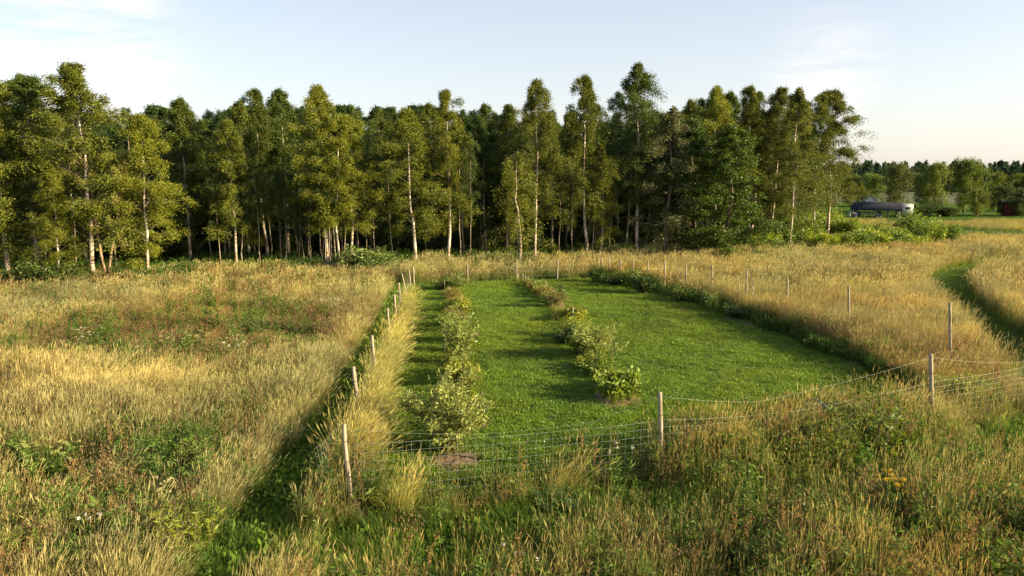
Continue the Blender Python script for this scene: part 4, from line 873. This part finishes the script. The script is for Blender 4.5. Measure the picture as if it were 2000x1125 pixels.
# right border
plant('shrub', 'dark', 1165, 552, 38, 30, 'round dark bush at the far right corner of the lawn', 'bush', 0, (1.1, 1.1, 1))
plant('shrub', 'mid', 1230, 562, 48, 44, 'leafy bush beside the far right fence posts', 'bush', 0, (1.1, 1.1, 1))
plant('shrub', 'dark', 1258, 574, 46, 50, 'dark leafy bush on the right border, nearer than the far corner bushes', 'bush', 1)
plant('shrub', 'dark', 1200, 556, 20, 50, 'low dark plants between the two far corner bushes', 'plant', 0)
plant('shrub', 'mid', 1332, 590, 34, 46, 'leafy plant under a fence post on the right border', 'plant', 1)
plant('shrub', 'pale', 1392, 604, 40, 34, 'pale upright plant on the right border', 'plant', 0, (.8, .9, .8))
plant('shrub', 'dark', 1440, 622, 26, 50, 'low dark plants in front of the feathery sapling', 'plant', 1)
sapling(1463, 622, 112, 'tall feathery sapling at the right fence', 15, .75, DGR, 200, 'sapling', .06, .015)
plant('shrub', 'mid', 1500, 636, 38, 44, 'dull green plant on the right border before the mid fence post', 'plant', 2, (.8, .85, .9))
plant('shrub', 'pale', 1560, 655, 52, 44, 'pale leafy shrub beside the mid post of the right fence', 'shrub', 1, (.85, .95, .8))
plant('shrub', 'broad', 1608, 684, 34, 60, 'low broad-leaved plant at the edge of the lawn on the right', 'plant', 1, (.55, .7, .8))
plant('shrub', 'mid', 1665, 702, 30, 74, 'low weeds on the border under the tall right grass', 'weeds', 0, (.8, .9, .9))
plant('shrub', 'pale', 1728, 712, 62, 62, 'tall pale-leaved plant near the right end of the border', 'plant', 0, (.9, 1, .75))
plant('shrub', 'dark', 1800, 742, 44, 90, 'dark weeds in the shade at the right end of the border', 'weeds', 0)
plant('shrub', 'pale', 1890, 792, 74, 74, 'pale long-leaved plant behind the near wire mesh', 'plant', 1, (.95, 1, .7))
plant('shrub', 'pale', 1838, 790, 72, 34, 'narrow pale plant against the right near post', 'plant', 0, (.95, 1, .7))
for k, (px, py, w, d, nm) in enumerate([(1405, 612, 40, 9, 'first'), (1445, 628, 44, 10, 'second'), (1480, 640, 50, 10, 'third'), (1580, 668, 54, 12, 'fourth'), (1690, 718, 60, 14, 'fifth'), (1775, 745, 70, 16, 'sixth')]):
    mulch(px, py, w, d, nm + ' patch of dead grass mulch along the right border, counted from the far end', .06)
# hedge bushes on the right
hb = [(1490, 506, 60, 70), (1530, 500, 70, 74), (1590, 502, 50, 66), (1560, 486, 56, 80), (1625, 500, 56, 84), (1668, 500, 54, 80), (1700, 497, 44, 66), (1742, 497, 54, 70), (1640, 474, 40, 80), (1690, 472, 44, 80), (1735, 478, 38, 70), (1778, 472, 50, 74), (1812, 492, 62, 60), (1848, 490, 42, 50), (1782, 496, 46, 56), (1880, 486, 26, 44), (1905, 482, 18, 40), (1935, 480, 12, 40), (1620, 458, 34, 60)]
for k, (px, py, h, w) in enumerate(hb):
    plant('hedge_bush', 'hedge', px, py, h * (1.05, 1.4, 1.2, 1.55, .95)[k % 5], w * .8, 'willow bush number %s from the left in the green thicket right of the wood' % ('one two three four five six seven eight nine ten eleven twelve thirteen fourteen fifteen sixteen seventeen eighteen nineteen'.split()[sorted(range(len(hb)), key=lambda i: hb[i][0]).index(k)]), 'bush', k, [(1.6, 1.6, 1.1), (1.0, 1.15, 1.0), (2.0, 1.85, 1.1), (1.3, 1.4, 1.1)][k % 4])
# bushes at the foot of the wood
eb = [(728, 536, 64, 104, 'edge', 'round grey-green bush at the foot of the wood above the left fence', (1.7, 1.7, 1.7)), (340, 548, 40, 70, 'edge', 'green bush at the foot of the wood between the left group and the dark gap', (1.1, 1.15, .9)), (20, 566, 48, 60, 'edge', 'green bush at the left edge of the picture under the birches', (1, 1.1, .9)), (90, 566, 70, 90, 'edge', 'bushy young growth under the left birches', (1, 1.05, .9)), (1195, 517, 26, 46, 'edge', 'small bush at the foot of the wood above the far right fence posts', (1.2, 1.2, .9)), (255, 556, 46, 60, 'edge', 'leafy bush at the foot of the slanting willow', (1.1, 1.05, .9)), (1030, 520, 30, 40, 'edge', 'low bush right of the weeping birch stem', (1, 1, .9))]
for k, (px, py, h, w, kd, lb, tn) in enumerate(eb): plant('edge_bush', kd, px, py, h, w, lb, 'bush', k, tn)
for k in range(44):      # shaded bushes filling the inside of the wood
    px = -380 + k * 44 + rr.uniform(-15, 15); fy = np.interp(px, [-300, 0, 290, 650, 1010, 1480, 1600], [39, 41, 43, 47, 50, 54, 62]); Yd = fy + rr.uniform(7, 15); x = (px - 1000) / F * Yd
    if px > 1540: continue
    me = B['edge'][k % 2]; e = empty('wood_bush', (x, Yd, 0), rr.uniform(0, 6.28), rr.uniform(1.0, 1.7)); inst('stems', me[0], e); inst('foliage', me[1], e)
    tag(e, 'shaded bush growing between the trunks inside the wood', 'bush', 'bushes inside the wood')
# undergrowth along and inside the edge of the wood
x, y = sample(-45, 42, 36, 80, 7.0); dF = dist_line(x, y, FOREST); inF = inpoly(x, y, fl)
k = (dF < 1.6) | (inF & (dF < 6) & (RNG.random(len(x)) < .55)); x, y = x[k], y[k]
px_, py_ = project(x, y); k = (px_ < 1500) & (py_ > 425); x, y = x[k], y[k]
scatter('undergrowth', 'weed_tufts', x, y, 'leafy undergrowth along the foot of the birch wood', 'undergrowth', 3.14, None, 0.7, 1.5, tints(x, y, (1, 1.1, 1), .3), tilt=.1)

# far trees to the right
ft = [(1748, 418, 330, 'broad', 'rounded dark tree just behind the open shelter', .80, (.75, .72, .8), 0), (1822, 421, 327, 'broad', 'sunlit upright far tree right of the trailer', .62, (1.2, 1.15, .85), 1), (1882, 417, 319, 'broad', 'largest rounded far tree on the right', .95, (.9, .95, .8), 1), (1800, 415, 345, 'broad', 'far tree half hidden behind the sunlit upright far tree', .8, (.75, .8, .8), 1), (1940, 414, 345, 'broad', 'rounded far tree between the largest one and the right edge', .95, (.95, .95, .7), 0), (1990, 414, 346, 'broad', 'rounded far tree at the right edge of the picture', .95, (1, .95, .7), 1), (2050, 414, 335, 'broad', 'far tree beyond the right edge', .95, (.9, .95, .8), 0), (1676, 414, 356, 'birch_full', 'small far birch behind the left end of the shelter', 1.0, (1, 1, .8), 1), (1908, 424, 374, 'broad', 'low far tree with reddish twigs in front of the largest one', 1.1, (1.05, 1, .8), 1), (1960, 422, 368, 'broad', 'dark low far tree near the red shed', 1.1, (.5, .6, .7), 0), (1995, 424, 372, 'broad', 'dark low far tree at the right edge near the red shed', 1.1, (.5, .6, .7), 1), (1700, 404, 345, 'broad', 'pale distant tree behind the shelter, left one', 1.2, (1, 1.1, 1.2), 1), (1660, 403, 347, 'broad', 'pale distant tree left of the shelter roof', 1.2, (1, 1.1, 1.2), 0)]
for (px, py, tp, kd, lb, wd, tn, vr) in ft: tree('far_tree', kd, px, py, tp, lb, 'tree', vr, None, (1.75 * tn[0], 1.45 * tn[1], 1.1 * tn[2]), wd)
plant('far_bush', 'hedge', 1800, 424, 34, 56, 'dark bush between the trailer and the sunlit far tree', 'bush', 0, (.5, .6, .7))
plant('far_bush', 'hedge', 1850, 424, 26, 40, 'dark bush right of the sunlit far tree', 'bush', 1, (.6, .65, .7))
library('far_conifers', [])
def conifer_mesh(seed):
    rng = np.random.default_rng(seed); lb = MB(); n = 420; t = rng.random(n) ** .8; r = 2.4 * (1 - t) ** .8 * np.sqrt(rng.random(n)); a = rng.random(n) * 6.28
    leaves_at(lb, rng, np.stack([r * np.cos(a), r * np.sin(a), 1 + 12.5 * t], -1), 1.1, .7, c_(.025, .04, .02), .4, -.2)
    tube(lb, [[0, 0, 0], [0, 0, 7], [0, 0, 13.5]], [.25, .15, .03], 5, c_(.09, .06, .04)); return lb.mesh('conifer', M_LEAFI)
for k in range(4): LIB['far_conifers'].objects.link(bpy.data.objects.new('far_conifers', conifer_mesh(400 + k)))
n = 1500; px = RNG.uniform(1560, 2500, n); Yd = RNG.uniform(330, 470, n); x = (px - 1000) / F * Yd
scatter('distant_forest', 'far_conifers', x, Yd, 'dark distant conifer forest along the horizon at right', 'forest', 3.14, None, .55, 1.1, np.tile([1.7, 1.9, 1.9], (n, 1)), tilt=.02)  # raised tint paints distance haze into the conifer colour

# ------------------------------------------------------------------ fences
def post_part(parent, base, top, r, name='post', rings=0, seed=0):
    rng = np.random.default_rng(seed); mb = MB(); s = np.linspace(0, 1, 7)[:, None]; b = np.array(base); t = np.array(top)
    P = (b + [0, 0, -.15]) * (1 - s) + t * s; P[1:-1] += rng.normal(0, r * .12, (5, 3)); rad = r * (1.06 - .12 * s[:, 0]) * rng.uniform(.95, 1.05, 7)
    P = np.vstack([P, t + [0, 0, r * .25]]); rad = np.append(rad, r * .75)
    tube(mb, P, rad, 9); o = mb.build(name, M_WOOD, parent, True)
    for q in range(rings):
        f = .12 + .86 * q / max(1, rings) + rng.uniform(-.03, .03); c = b * (1 - f) + t * f; m2 = MB(); th = np.linspace(0, 6.2832, 13)
        rr_ = r * 1.06 + .004; tube(m2, np.stack([c[0] + rr_ * np.cos(th), c[1] + rr_ * np.sin(th), c[2] + .004 * np.sin(th)], -1), .006, 4, (1, 1, 1), False)
        m2.build('wire_tie', M_TIE, o)
    return o
def wire_panel(parent, a, b, h, ha=None, nh=7, dv=.16, sag=.05, leana=(0, 0), leanb=(0, 0), seed=0, rad=.002, topw=True, z0=.02):
    rng = np.random.default_rng(seed); mb = MB(); a = np.array(a[:2]); b = np.array(b[:2]); ha = ha or h; L = np.hypot(*(b - a)); nn = max(4, int(L / .35))
    s = np.linspace(0, 1, nn); wob = np.cumsum(rng.normal(0, .012, nn)); wob -= np.linspace(wob[0], wob[-1], nn); nrm = np.array([-(b - a)[1], (b - a)[0]]) / L
    la, lb_ = np.array(leana), np.array(leanb)
    def pt(sv, f):
        hh = (ha * (1 - sv) + h * sv) - sag * np.sin(math.pi * sv) * f; w = np.interp(sv, s, wob)
        xy = a[None] * (1 - sv[:, None]) + b[None] * sv[:, None] + nrm[None] * (w * (.4 + f))[:, None] + (la[None] * (1 - sv[:, None]) + lb_[None] * sv[:, None]) * f
        return np.hstack([xy, (z0 + hh * f)[:, None]])
    for k in range(nh): tube(mb, pt(s, k / (nh - 1)), rad * (1.25 if k in (0, nh - 1) else 1), 3, (1, 1, 1), False)
    nv = int(L / dv)
    for k in range(nv + 1):
        sv = np.full(4, k / nv); f = np.linspace(0, 1, 4)
        P = np.vstack([pt(sv[:1], float(q))[0] for q in f]); tube(mb, P, rad * .9, 3, (1, 1, 1), False)
    return mb.build('wire_mesh', M_WIRE, parent)
def strand(parent, P, rad=.0017):
    mb = MB(); P = np.array(P); out = []
    for a, b in zip(P[:-1], P[1:]):
        s = np.linspace(0, 1, 12)[:-1, None]; q = a * (1 - s) + b * s; q[:, 2] -= (.05 * np.linalg.norm(b - a) / 4) * np.sin(math.pi * s[:, 0]); out.append(q)
    out.append(P[-1:]); tube(mb, np.vstack(out), rad, 4, (1, 1, 1), False); return mb.build('top_wire', M_WIRE, parent)
def posts_from(lst):
    out = []
    for (tx, ty, bx, by) in lst:
        b = at(bx, by); t = at_depth(tx, ty, b.y); out.append((b, t))
    return out
LP_ = posts_from([(672, 830, 688, 1016), (690, 717, 708, 855), (726, 656, 737, 765), (757, 602, 762, 692), (770, 575, 776, 648), (779, 553, 783, 612), (785, 535, 797, 583), (799, 528, 803, 568), (807, 522, 809, 560), (811, 521, 813, 556), (817, 515, 818, 551)])
f1 = empty('wire_fence', LP_[0][0]); tag(f1, 'wire fence with leaning wooden posts along the left side of the lawn', 'fence')
RP_ = posts_from([(1175, 503, 1175, 540), (1190, 503, 1190, 543), (1212, 507, 1212, 547), (1236, 508, 1236, 553), (1266, 508, 1266, 560), (1298, 509, 1298, 568), (1340, 515, 1340, 577), (1391, 519, 1391, 590), (1458, 526, 1458, 607), (1538, 541, 1538, 632), (1657, 558, 1660, 675), (1855, 592, 1857, 735)])
FP_ = posts_from([(1289, 767, 1293, 935), (1818, 692, 1822, 838)]); XP_ = posts_from([(913, 515, 913, 553), (1009, 509, 1009, 551), (1089, 507, 1089, 547)])
def fence(e, posts, r, rings, wires, tops=None, h=.85, seed=0, panel=True):
    o = e.location
    for k, (b, t) in enumerate(posts): post_part(e, b - o, t - o, r * (1 + .1 * ((k * 7) % 3 - 1)), rings=rings if k < 4 else (1 if k < 8 else 0), seed=seed + k)
fence(f1, LP_, .047, 5, None)
o1 = f1.location
lf = [p[0] - o1 for p in LP_]
loose = at(640, 1000) - o1
wire_panel(f1, (loose.x, loose.y), (lf[1].x - .12, lf[1].y), .95, 1.15, 8, .14, .1, (-.22, .1), (0, 0), 3, .0023)
for k in range(1, 7): wire_panel(f1, (lf[k].x - .06, lf[k].y), (lf[k + 1].x - .06, lf[k + 1].y), .95, None, 5, .3, .08, seed=10 + k)
f2 = empty('wire_fence', at(990, 980)); tag(f2, 'sagging wire mesh fence with wooden posts along the near side of the lawn', 'fence'); o2 = f2.location
fence(f2, FP_, .05, 4, None, seed=50)
c0 = LP_[0][0] - o2; c1 = FP_[0][0] - o2; c2 = FP_[1][0] - o2; c3 = at(2330, 735) - o2
wire_panel(f2, (c0.x + .06, c0.y + .08), (c1.x, c1.y + .07), 1.2, 1.36, 9, .165, .06, seed=21, rad=.0021)
wire_panel(f2, (c1.x, c1.y + .07), (c2.x, c2.y + .07), 1.15, 1.2, 9, .17, .22, seed=22, rad=.002)
wire_panel(f2, (c2.x, c2.y + .07), (c3.x, c3.y + .07), 1.25, 1.15, 9, .17, .05, seed=23, rad=.0021)
zt = lambda p: np.array([p[1].x - o2.x, p[1].y - o2.y, p[1].z - .08])
strand(f2, [zt(LP_[0]), (np.array(c0) * .62 + np.array(c1) * .38) + [0, .2, 1.28], (np.array(c0) * .25 + np.array(c1) * .75) + [0, .1, 1.32], zt(FP_[0]), (np.array(c1) * .7 + np.array(c2) * .3) + [0, .1, 1.3], zt(FP_[1]), (np.array(c2) * .75 + np.array(c3) * .25) + [0, 0, 1.35], np.array(c3) + [0, 0, 1.5]])
f3 = empty('wire_fence', RP_[6][0]); tag(f3, 'wire fence with slim wooden posts along the right border of the lawn', 'fence'); o3 = f3.location
fence(f3, RP_, .040, 2, None, seed=70)
for k in range(3, 11): wire_panel(f3, (RP_[k][0] - o3)[:2], (RP_[k + 1][0] - o3)[:2], .9, None, 4, .5, .06, seed=80 + k, rad=.002)
f4 = empty('wire_fence', XP_[1][0]); tag(f4, 'wire fence with three pale posts across the far end of the lawn', 'fence'); o4 = f4.location
fence(f4, XP_, .045, 0, None, seed=90)
for a, b in ((LP_[-1], XP_[0]), (XP_[0], XP_[1]), (XP_[1], XP_[2]), (XP_[2], RP_[0])): wire_panel(f4, (a[0] - o4)[:2], (b[0] - o4)[:2], .9, None, 4, .5, .05, seed=95, rad=.003)
# brace log at the corner post
mb = MB(); b = at(714, 1022); t = LP_[0][0] + Vector((.02, .03, .38)); tube(mb, np.linspace(np.array(b), np.array(t), 5), [.062, .058, .056, .055, .05], 9)
tag(mb.build('brace_log', M_WOOD, None, True), 'short log leaning against the near corner post', 'log')
# stakes
def stake(px, top, base, label, lean=0):
    b = at(px, base); t = at_depth(px + lean, top, b.y); mb = MB(); s = np.linspace(0, 1, 4)[:, None]
    tube(mb, np.array(b) * (1 - s) + np.array(t) * s, .022, 7); tag(mb.build('stake', M_WOOD, None, True), label, 'stake', 'short planting stakes')
for a in [(1013, 534, 556), (1022, 535, 558), (1027, 537, 559), (1032, 541, 560), (1036, 545, 562), (1047, 548, 567), (1058, 552, 570), (1067, 548, 572)]: stake(*a, 'short pale stake in the cluster at the far end of the right row', -1)
stake(1119, 600, 632, 'pale stake standing among leafy plants halfway down the right row'); stake(1207, 724, 765, 'short stake in the broad-leaved shrub at the front of the right row')
stake(903, 576, 602, 'pale stake in the yellow flowering plant of the left row'); stake(877, 560, 580, 'grey stake at the far end of the left row'); stake(868, 548, 570, 'dark stake beside the far dark shrub of the left row')
for px, tp, bs, lb, ln in [(1264, 545, 569, 'short stake in the dark bush of the right border', 0), (1296, 551, 571, 'slanting short stake on the right border', -3), (1277, 548, 567, 'short stake just right of the dark bush of the right border', 0), (1343, 562, 586, 'short stake on the right border under the post beside leafy plants', 0), (1362, 566, 586, 'lone short stake on the right border', 0), (1406, 578, 600, 'short stake beside the pale upright plant of the right border', 0), (1440, 552, 607, 'long thin slanting cane on the right border', 4), (1470, 552, 612, 'thin cane beside the feathery sapling', 0), (1489, 595, 624, 'dark short stake right of the feathery sapling', 0), (1496, 590, 620, 'second dark stake right of the feathery sapling', 0), (1610, 628, 664, 'grey stake standing alone between two posts of the right fence', 0)]: stake(px, tp, bs, lb, ln)

# ------------------------------------------------------------------ hose, branch, flowering plants
mb = MB(); th = np.linspace(0, 6.2832 * 3.2, 90); c = at(1585, 868)
rad = .36 + .05 * np.sin(th * 1.3); P = np.stack([rad * np.cos(th), .12 * np.sin(th * .7) + .03 * th / 6, .62 + rad * 1.0 * np.sin(th)], -1); P[:, 2] = np.maximum(P[:, 2], .03)
tube(mb, P, .016, 6); o = mb.build('garden_hose', M_HOSE, None, True); o.location = c; tag(o, 'green garden hose looped over the near fence among weeds', 'hose')
mb = MB(); a = at_depth(-30, 541, 41.0); b = at_depth(66, 546, 40.0); s = np.linspace(0, 1, 8)[:, None]; P = np.array(a) * (1 - s) + np.array(b) * s; P[:, 2] += .12 * np.sin(s[:, 0] * 5)
tube(mb, P, np.linspace(.07, .03, 8), 6); tag(mb.build('fallen_branch', M_BARK, None, True), 'bare fallen branch lying at the left edge of the meadow', 'branch')

def umbel_plant(px, py, n, rad, h, label, col=c_(.62, .62, .48), seed=0, flower=.07, leafc=GREEN * 1.3, cat='flowers', tight=False):
    p = at(px, py); rng = np.random.default_rng(seed); st = MB(); fl_ = MB(); lv = MB(); e = empty('flowering_plant', p)
    for q in range(n):
        r = rad * math.sqrt(rng.random()); a = rng.random() * 6.28; b = np.array([r * .4 * math.cos(a), r * .4 * math.sin(a), 0]); H = h * rng.uniform(.75, 1.1); t = np.array([r * math.cos(a), r * math.sin(a), H])
        tube(st, [b, b * .6 + t * .4 + rng.normal(0, .02, 3), t], [.006, .004, .003], 4, leafc, False)
        m = 26; rr_ = flower * np.sqrt(rng.random(m)); aa = rng.random(m) * 6.28
        C = t + np.stack([rr_ * np.cos(aa), rr_ * np.sin(aa), .02 - rr_ ** 2 / flower * .35], -1)
        fm = MB(); leaves_at(fm, rng, C, .028, .026, col, .2, .6); fm.build('flower_head', M_SHRUB, e)
        v = rng.uniform(.05, .8, 16); pp = b + (t - b) * v[:, None]; az = rng.random(16) * 6.28
        leaves_at(lv, rng, pp, .14, .035, leafc, .3, .2, np.stack([np.cos(az), np.sin(az), np.full(16, .5)], -1), .7, True)
    st.build('stems', M_SHRUB, e); lv.build('foliage', M_SHRUB, e); return tag(e, label, cat)
umbel_plant(95, 945, 34, .62, .85, 'large patch of greenish white umbel flowers in the near left meadow', c_(.32, .35, .12), 1, .04)
umbel_plant(165, 690, 16, .6, .8, 'white umbel flowers in the left meadow, farthest patch', c_(.42, .44, .3), seed=2, flower=.035)
umbel_plant(360, 702, 20, .8, .85, 'greenish umbel flowers in the middle of the left meadow', c_(.4, .42, .2), 3, .035)
umbel_plant(462, 722, 6, .35, .8, 'white umbel flowers right of the middle of the left meadow', seed=4, flower=.03)
umbel_plant(655, 625, 12, .6, .85, 'pale umbel flowers in the straw beside the left path', seed=9, flower=.05)
umbel_plant(325, 1025, 9, .35, .75, 'few yellowish umbel flowers in the lower left meadow', c_(.5, .45, .22), 5, .045)
umbel_plant(175, 1080, 5, .4, .6, 'small white daisies in the lower left corner of the meadow', c_(.75, .75, .72), 6, .022)
umbel_plant(1212, 965, 5, .3, .95, 'white umbel flowers left of the near middle post', c_(.42, .42, .32), seed=7, flower=.028)
umbel_plant(460, 705, 6, .3, .8, 'white umbel cluster at the edge of the green patch in the left meadow', c_(.4, .42, .3), seed=8, flower=.03)
umbel_plant(1742, 1010, 26, .33, .72, 'yellow tansy clump in the right foreground', c_(.52, .36, .03), 10, .05)
umbel_plant(1000, 1140, 6, .5, .5, 'few small white flowers at the bottom of the picture', c_(.75, .73, .7), 12, .02)
umbel_plant(1560, 925, 12, .3, .8, 'yellow-brown umbel weeds in front of the hose', c_(.3, .2, .05), 13, .05)

B['herb'] = []
for k in range(3):
    rng = np.random.default_rng(500 + k); tb = MB(); lb = MB()
    for q in range(26):
        r = .34 * math.sqrt(rng.random()); a = rng.random() * 6.28; b = np.array([r * math.cos(a) * .7, r * math.sin(a) * .7, 0]); t = np.array([r * 1.25 * math.cos(a), r * 1.25 * math.sin(a), rng.uniform(.6, 1.0)])
        tube(tb, [b, (b + t) / 2, t], [.006, .005, .003], 4, (1, 1, 1), False); v = rng.uniform(.15, 1, 34); az = rng.random(34) * 6.28
        leaves_at(lb, rng, b + (t - b) * v[:, None], .11, .022, c_(.13, .19, .03), .3, 0, np.stack([np.cos(az), np.sin(az), np.full(34, .7)], -1) / 1.22, .8, True)
    B['herb'].append((tb.mesh('stems', M_TWIG), lb.mesh('foliage', M_SHRUB)))
for k, (px, py, h, w, lb, tn) in enumerate([(398, 935, 90, 80, 'bright green willowherb clump in the near left meadow', (1, 1, 1)), (362, 1100, 120, 100, 'brightest yellow-green willowherb clump at the lower left', (1.4, 1.15, .8)), (42, 1120, 90, 70, 'green weed clump in the lower left corner', (1.1, 1, .8)), (525, 665, 50, 70, 'dark green weed patch in the left meadow beside the straw', (.6, .75, .8)), (1690, 905, 120, 120, 'large green weed clump in front of the right near post', (1, .95, .8)), (1620, 930, 110, 90, 'green weed clump below the hose', (.95, .9, .8)), (1735, 900, 90, 70, 'green weed clump between hose and right near post', (.8, .85, .8)), (1560, 1060, 90, 90, 'green weed clump at the lower right of the middle', (1, .95, .8)), (740, 1010, 60, 60, 'yellow-green weeds at the foot of the near corner post', (1.3, 1.05, .6)), (590, 1040, 60, 46, 'pale weed tuft on the path beside the near corner post', (1.2, 1, .7)), (1960, 1120, 90, 80, 'green weeds in the lower right corner', (.9, .9, .8)), (1740, 1090, 80, 100, 'green weeds below the yellow tansy', (.9, .9, .8)), (1090, 1010, 60, 90, 'dark leafy weeds on the strip before the near fence', (.5, .65, .8)), (1440, 950, 60, 80, 'dark weeds right of the near middle post', (.6, .7, .7))]):
    plant('weed_clump', 'herb', px, py, h * 1.15, w * 1.05, lb, 'weeds', k, tn)

# ------------------------------------------------------------------ far buildings
Ys = at(1700, 426).y; k_ = Ys / F
def X_(px): return (px - 1000) * k_
ROT = -math.atan2(X_(1707), Ys)
sh = empty('open_shelter', (X_(1707), Ys, 0), ROT); tag(sh, 'long open shelter with dark roof beyond the hedge', 'shelter')
W = 100 * k_ * .9; dpt = 5.0; ez = top_z(409, Ys); rz_ = top_z(394, Ys + dpt / 2)
mb = MB(); xl, xr = -W / 2, W / 2
V = [[xl, -.4, ez], [xr, -.4, ez], [xr - .1, dpt / 2, rz_], [xl + .02, dpt / 2, rz_], [xl, dpt + .4, ez], [xr, dpt + .4, ez]]; V2 = [[a, b, c - .14] for a, b, c in V]
mb.add(V + V2, [[0, 1, 2, 3], [3, 2, 5, 4], [7, 6, 9, 8], [8, 9, 10, 11], [0, 6, 7, 1], [4, 5, 11, 10]], [[0, 3, 4], [1, 5, 2], [6, 10, 9], [7, 8, 11]]); mb.build('roof', M_ROOF, sh)
for px in (1660, 1684, 1708, 1731, 1752):
    for yy in (0.05, dpt - .1): mb = MB(); box(mb, ((X_(px) - X_(1707)) * .9, yy, ez / 2 - .03), (.16, .16, ez - .06)); mb.build('post', M_WOOD, sh)
for k, (px, c, wd, hh) in enumerate([(1668, M_WHITE, 1.2, .75), (1678, M_GREYP, .9, 1.25), (1700, M_WHITE, 1.6, .78), (1712, M_WHITE, .9, .8), (1724, M_GREYP, 1.3, 1.0), (1690, M_GREYP, .8, .9)]):
    e = empty('garden_table' if c is M_WHITE else 'covered_grill', (X_(px), Ys + .9 + (k % 3) * .8, 0)); mb = MB()
    if c is M_WHITE:
        box(mb, (0, 0, hh), (wd, .7, .06)); mb.build('table_top', c, e)
        for sx in (-1, 1):
            for sy in (-1, 1): m2 = MB(); box(m2, (sx * (wd / 2 - .08), sy * .28, hh / 2 - .016), (.07, .07, hh - .032)); m2.build('leg', c, e)
        tag(e, ['leftmost white table under the shelter', '', 'wide white table in the middle under the shelter', 'white table next to the wide one under the shelter'][k], 'table')
    else:
        th = np.linspace(0, 1, 5); tube(mb, [[0, 0, t * hh] for t in th], np.array([.8, .86, .8, .7, .45]) * wd / 2, 10); mb.build('cover', c, e, True); box(m2 := MB(), (0, 0, hh + .03), (.1, .1, .1)); m2.build('handle', c, e)
        tag(e, {1: 'tall grey covered object at left under the shelter', 4: 'wide dark covered object at right under the shelter', 5: 'low grey covered object in the middle under the shelter'}[k], 'cover')
tr_ = empty('trailer', (X_(1776), Ys + 2, 0), ROT); tag(tr_, 'white box trailer parked right of the shelter', 'trailer'); mb = MB(); box(mb, (0, 0, 1.3), (2.4, 2.0, 1.5)); mb.build('body', M_WHITE, tr_)
mb = MB(); box(mb, (0, 0, 2.08), (2.5, 2.1, .05)); mb.build('roof_edge', M_WHITE, tr_); mb = MB(); box(mb, (.5, -1.01, 1.5), (.7, .03, .4)); mb.build('window', M_GREYP, tr_)
for sx in (-.5, .5):
    mb = MB(); tube(mb, [[sx, -1.05, .33], [sx, -.8, .33]], .33, 14); mb.build('wheel', M_GREYP, tr_)
rs = empty('red_shed', (X_(1985) * 1.05, Ys * 1.05, 0), ROT); tag(rs, 'small red wooden shed under the trees at the right edge', 'shed')
mb = MB(); box(mb, (0, 0, 1.1), (4.4, 3, 2.2)); mb.build('wall', M_RED, rs)
mb = MB(); mb.add([[-2.7, -1.8, 2.25], [2.5, -1.8, 2.75], [2.5, 1.8, 2.75], [-2.7, 1.8, 2.25], [-2.7, -1.8, 2.37], [2.5, -1.8, 2.87], [2.5, 1.8, 2.87], [-2.7, 1.8, 2.37]], [[0, 3, 2, 1], [4, 5, 6, 7], [0, 1, 5, 4], [1, 2, 6, 5], [2, 3, 7, 6], [3, 0, 4, 7]]); mb.build('roof', M_GREYP, rs)
mb = MB(); box(mb, (.4, -1.52, .95), (.9, .05, 1.85)); mb.build('door', M_RED, rs)
Yh = 150.; kh = Yh / F; hs = empty('pale_outbuilding', ((1694 - 1000) * kh, Yh, 0), ROT); tag(hs, 'small pale outbuilding half hidden behind the shelter roof', 'house')
mb = MB(); z0 = top_z(391, Yh); z1 = top_z(391, Yh); mb.add([[-1.5, 0, 0], [1.5, 0, 0], [1.5, 0, z0], [0, 0, z1 + .8], [-1.5, 0, z0], [-1.5, 6, 0], [1.5, 6, 0], [1.5, 6, z0], [0, 6, z1 + .8], [-1.5, 6, z0]], [[0, 1, 2, 4], [6, 5, 9, 7], [1, 6, 7, 2], [5, 0, 4, 9]], [[4, 2, 3], [7, 9, 8]]); mb.build('wall', M_WHITE, hs)
mb = MB(); mb.add([[-1.9, -.3, z0 - .1], [0, -.3, z1 + .95], [1.9, -.3, z0 - .1], [-1.9, 6.3, z0 - .1], [0, 6.3, z1 + .95], [1.9, 6.3, z0 - .1]], [[0, 1, 4, 3], [1, 2, 5, 4]]); mb.build('roof', M_GREYP, hs)
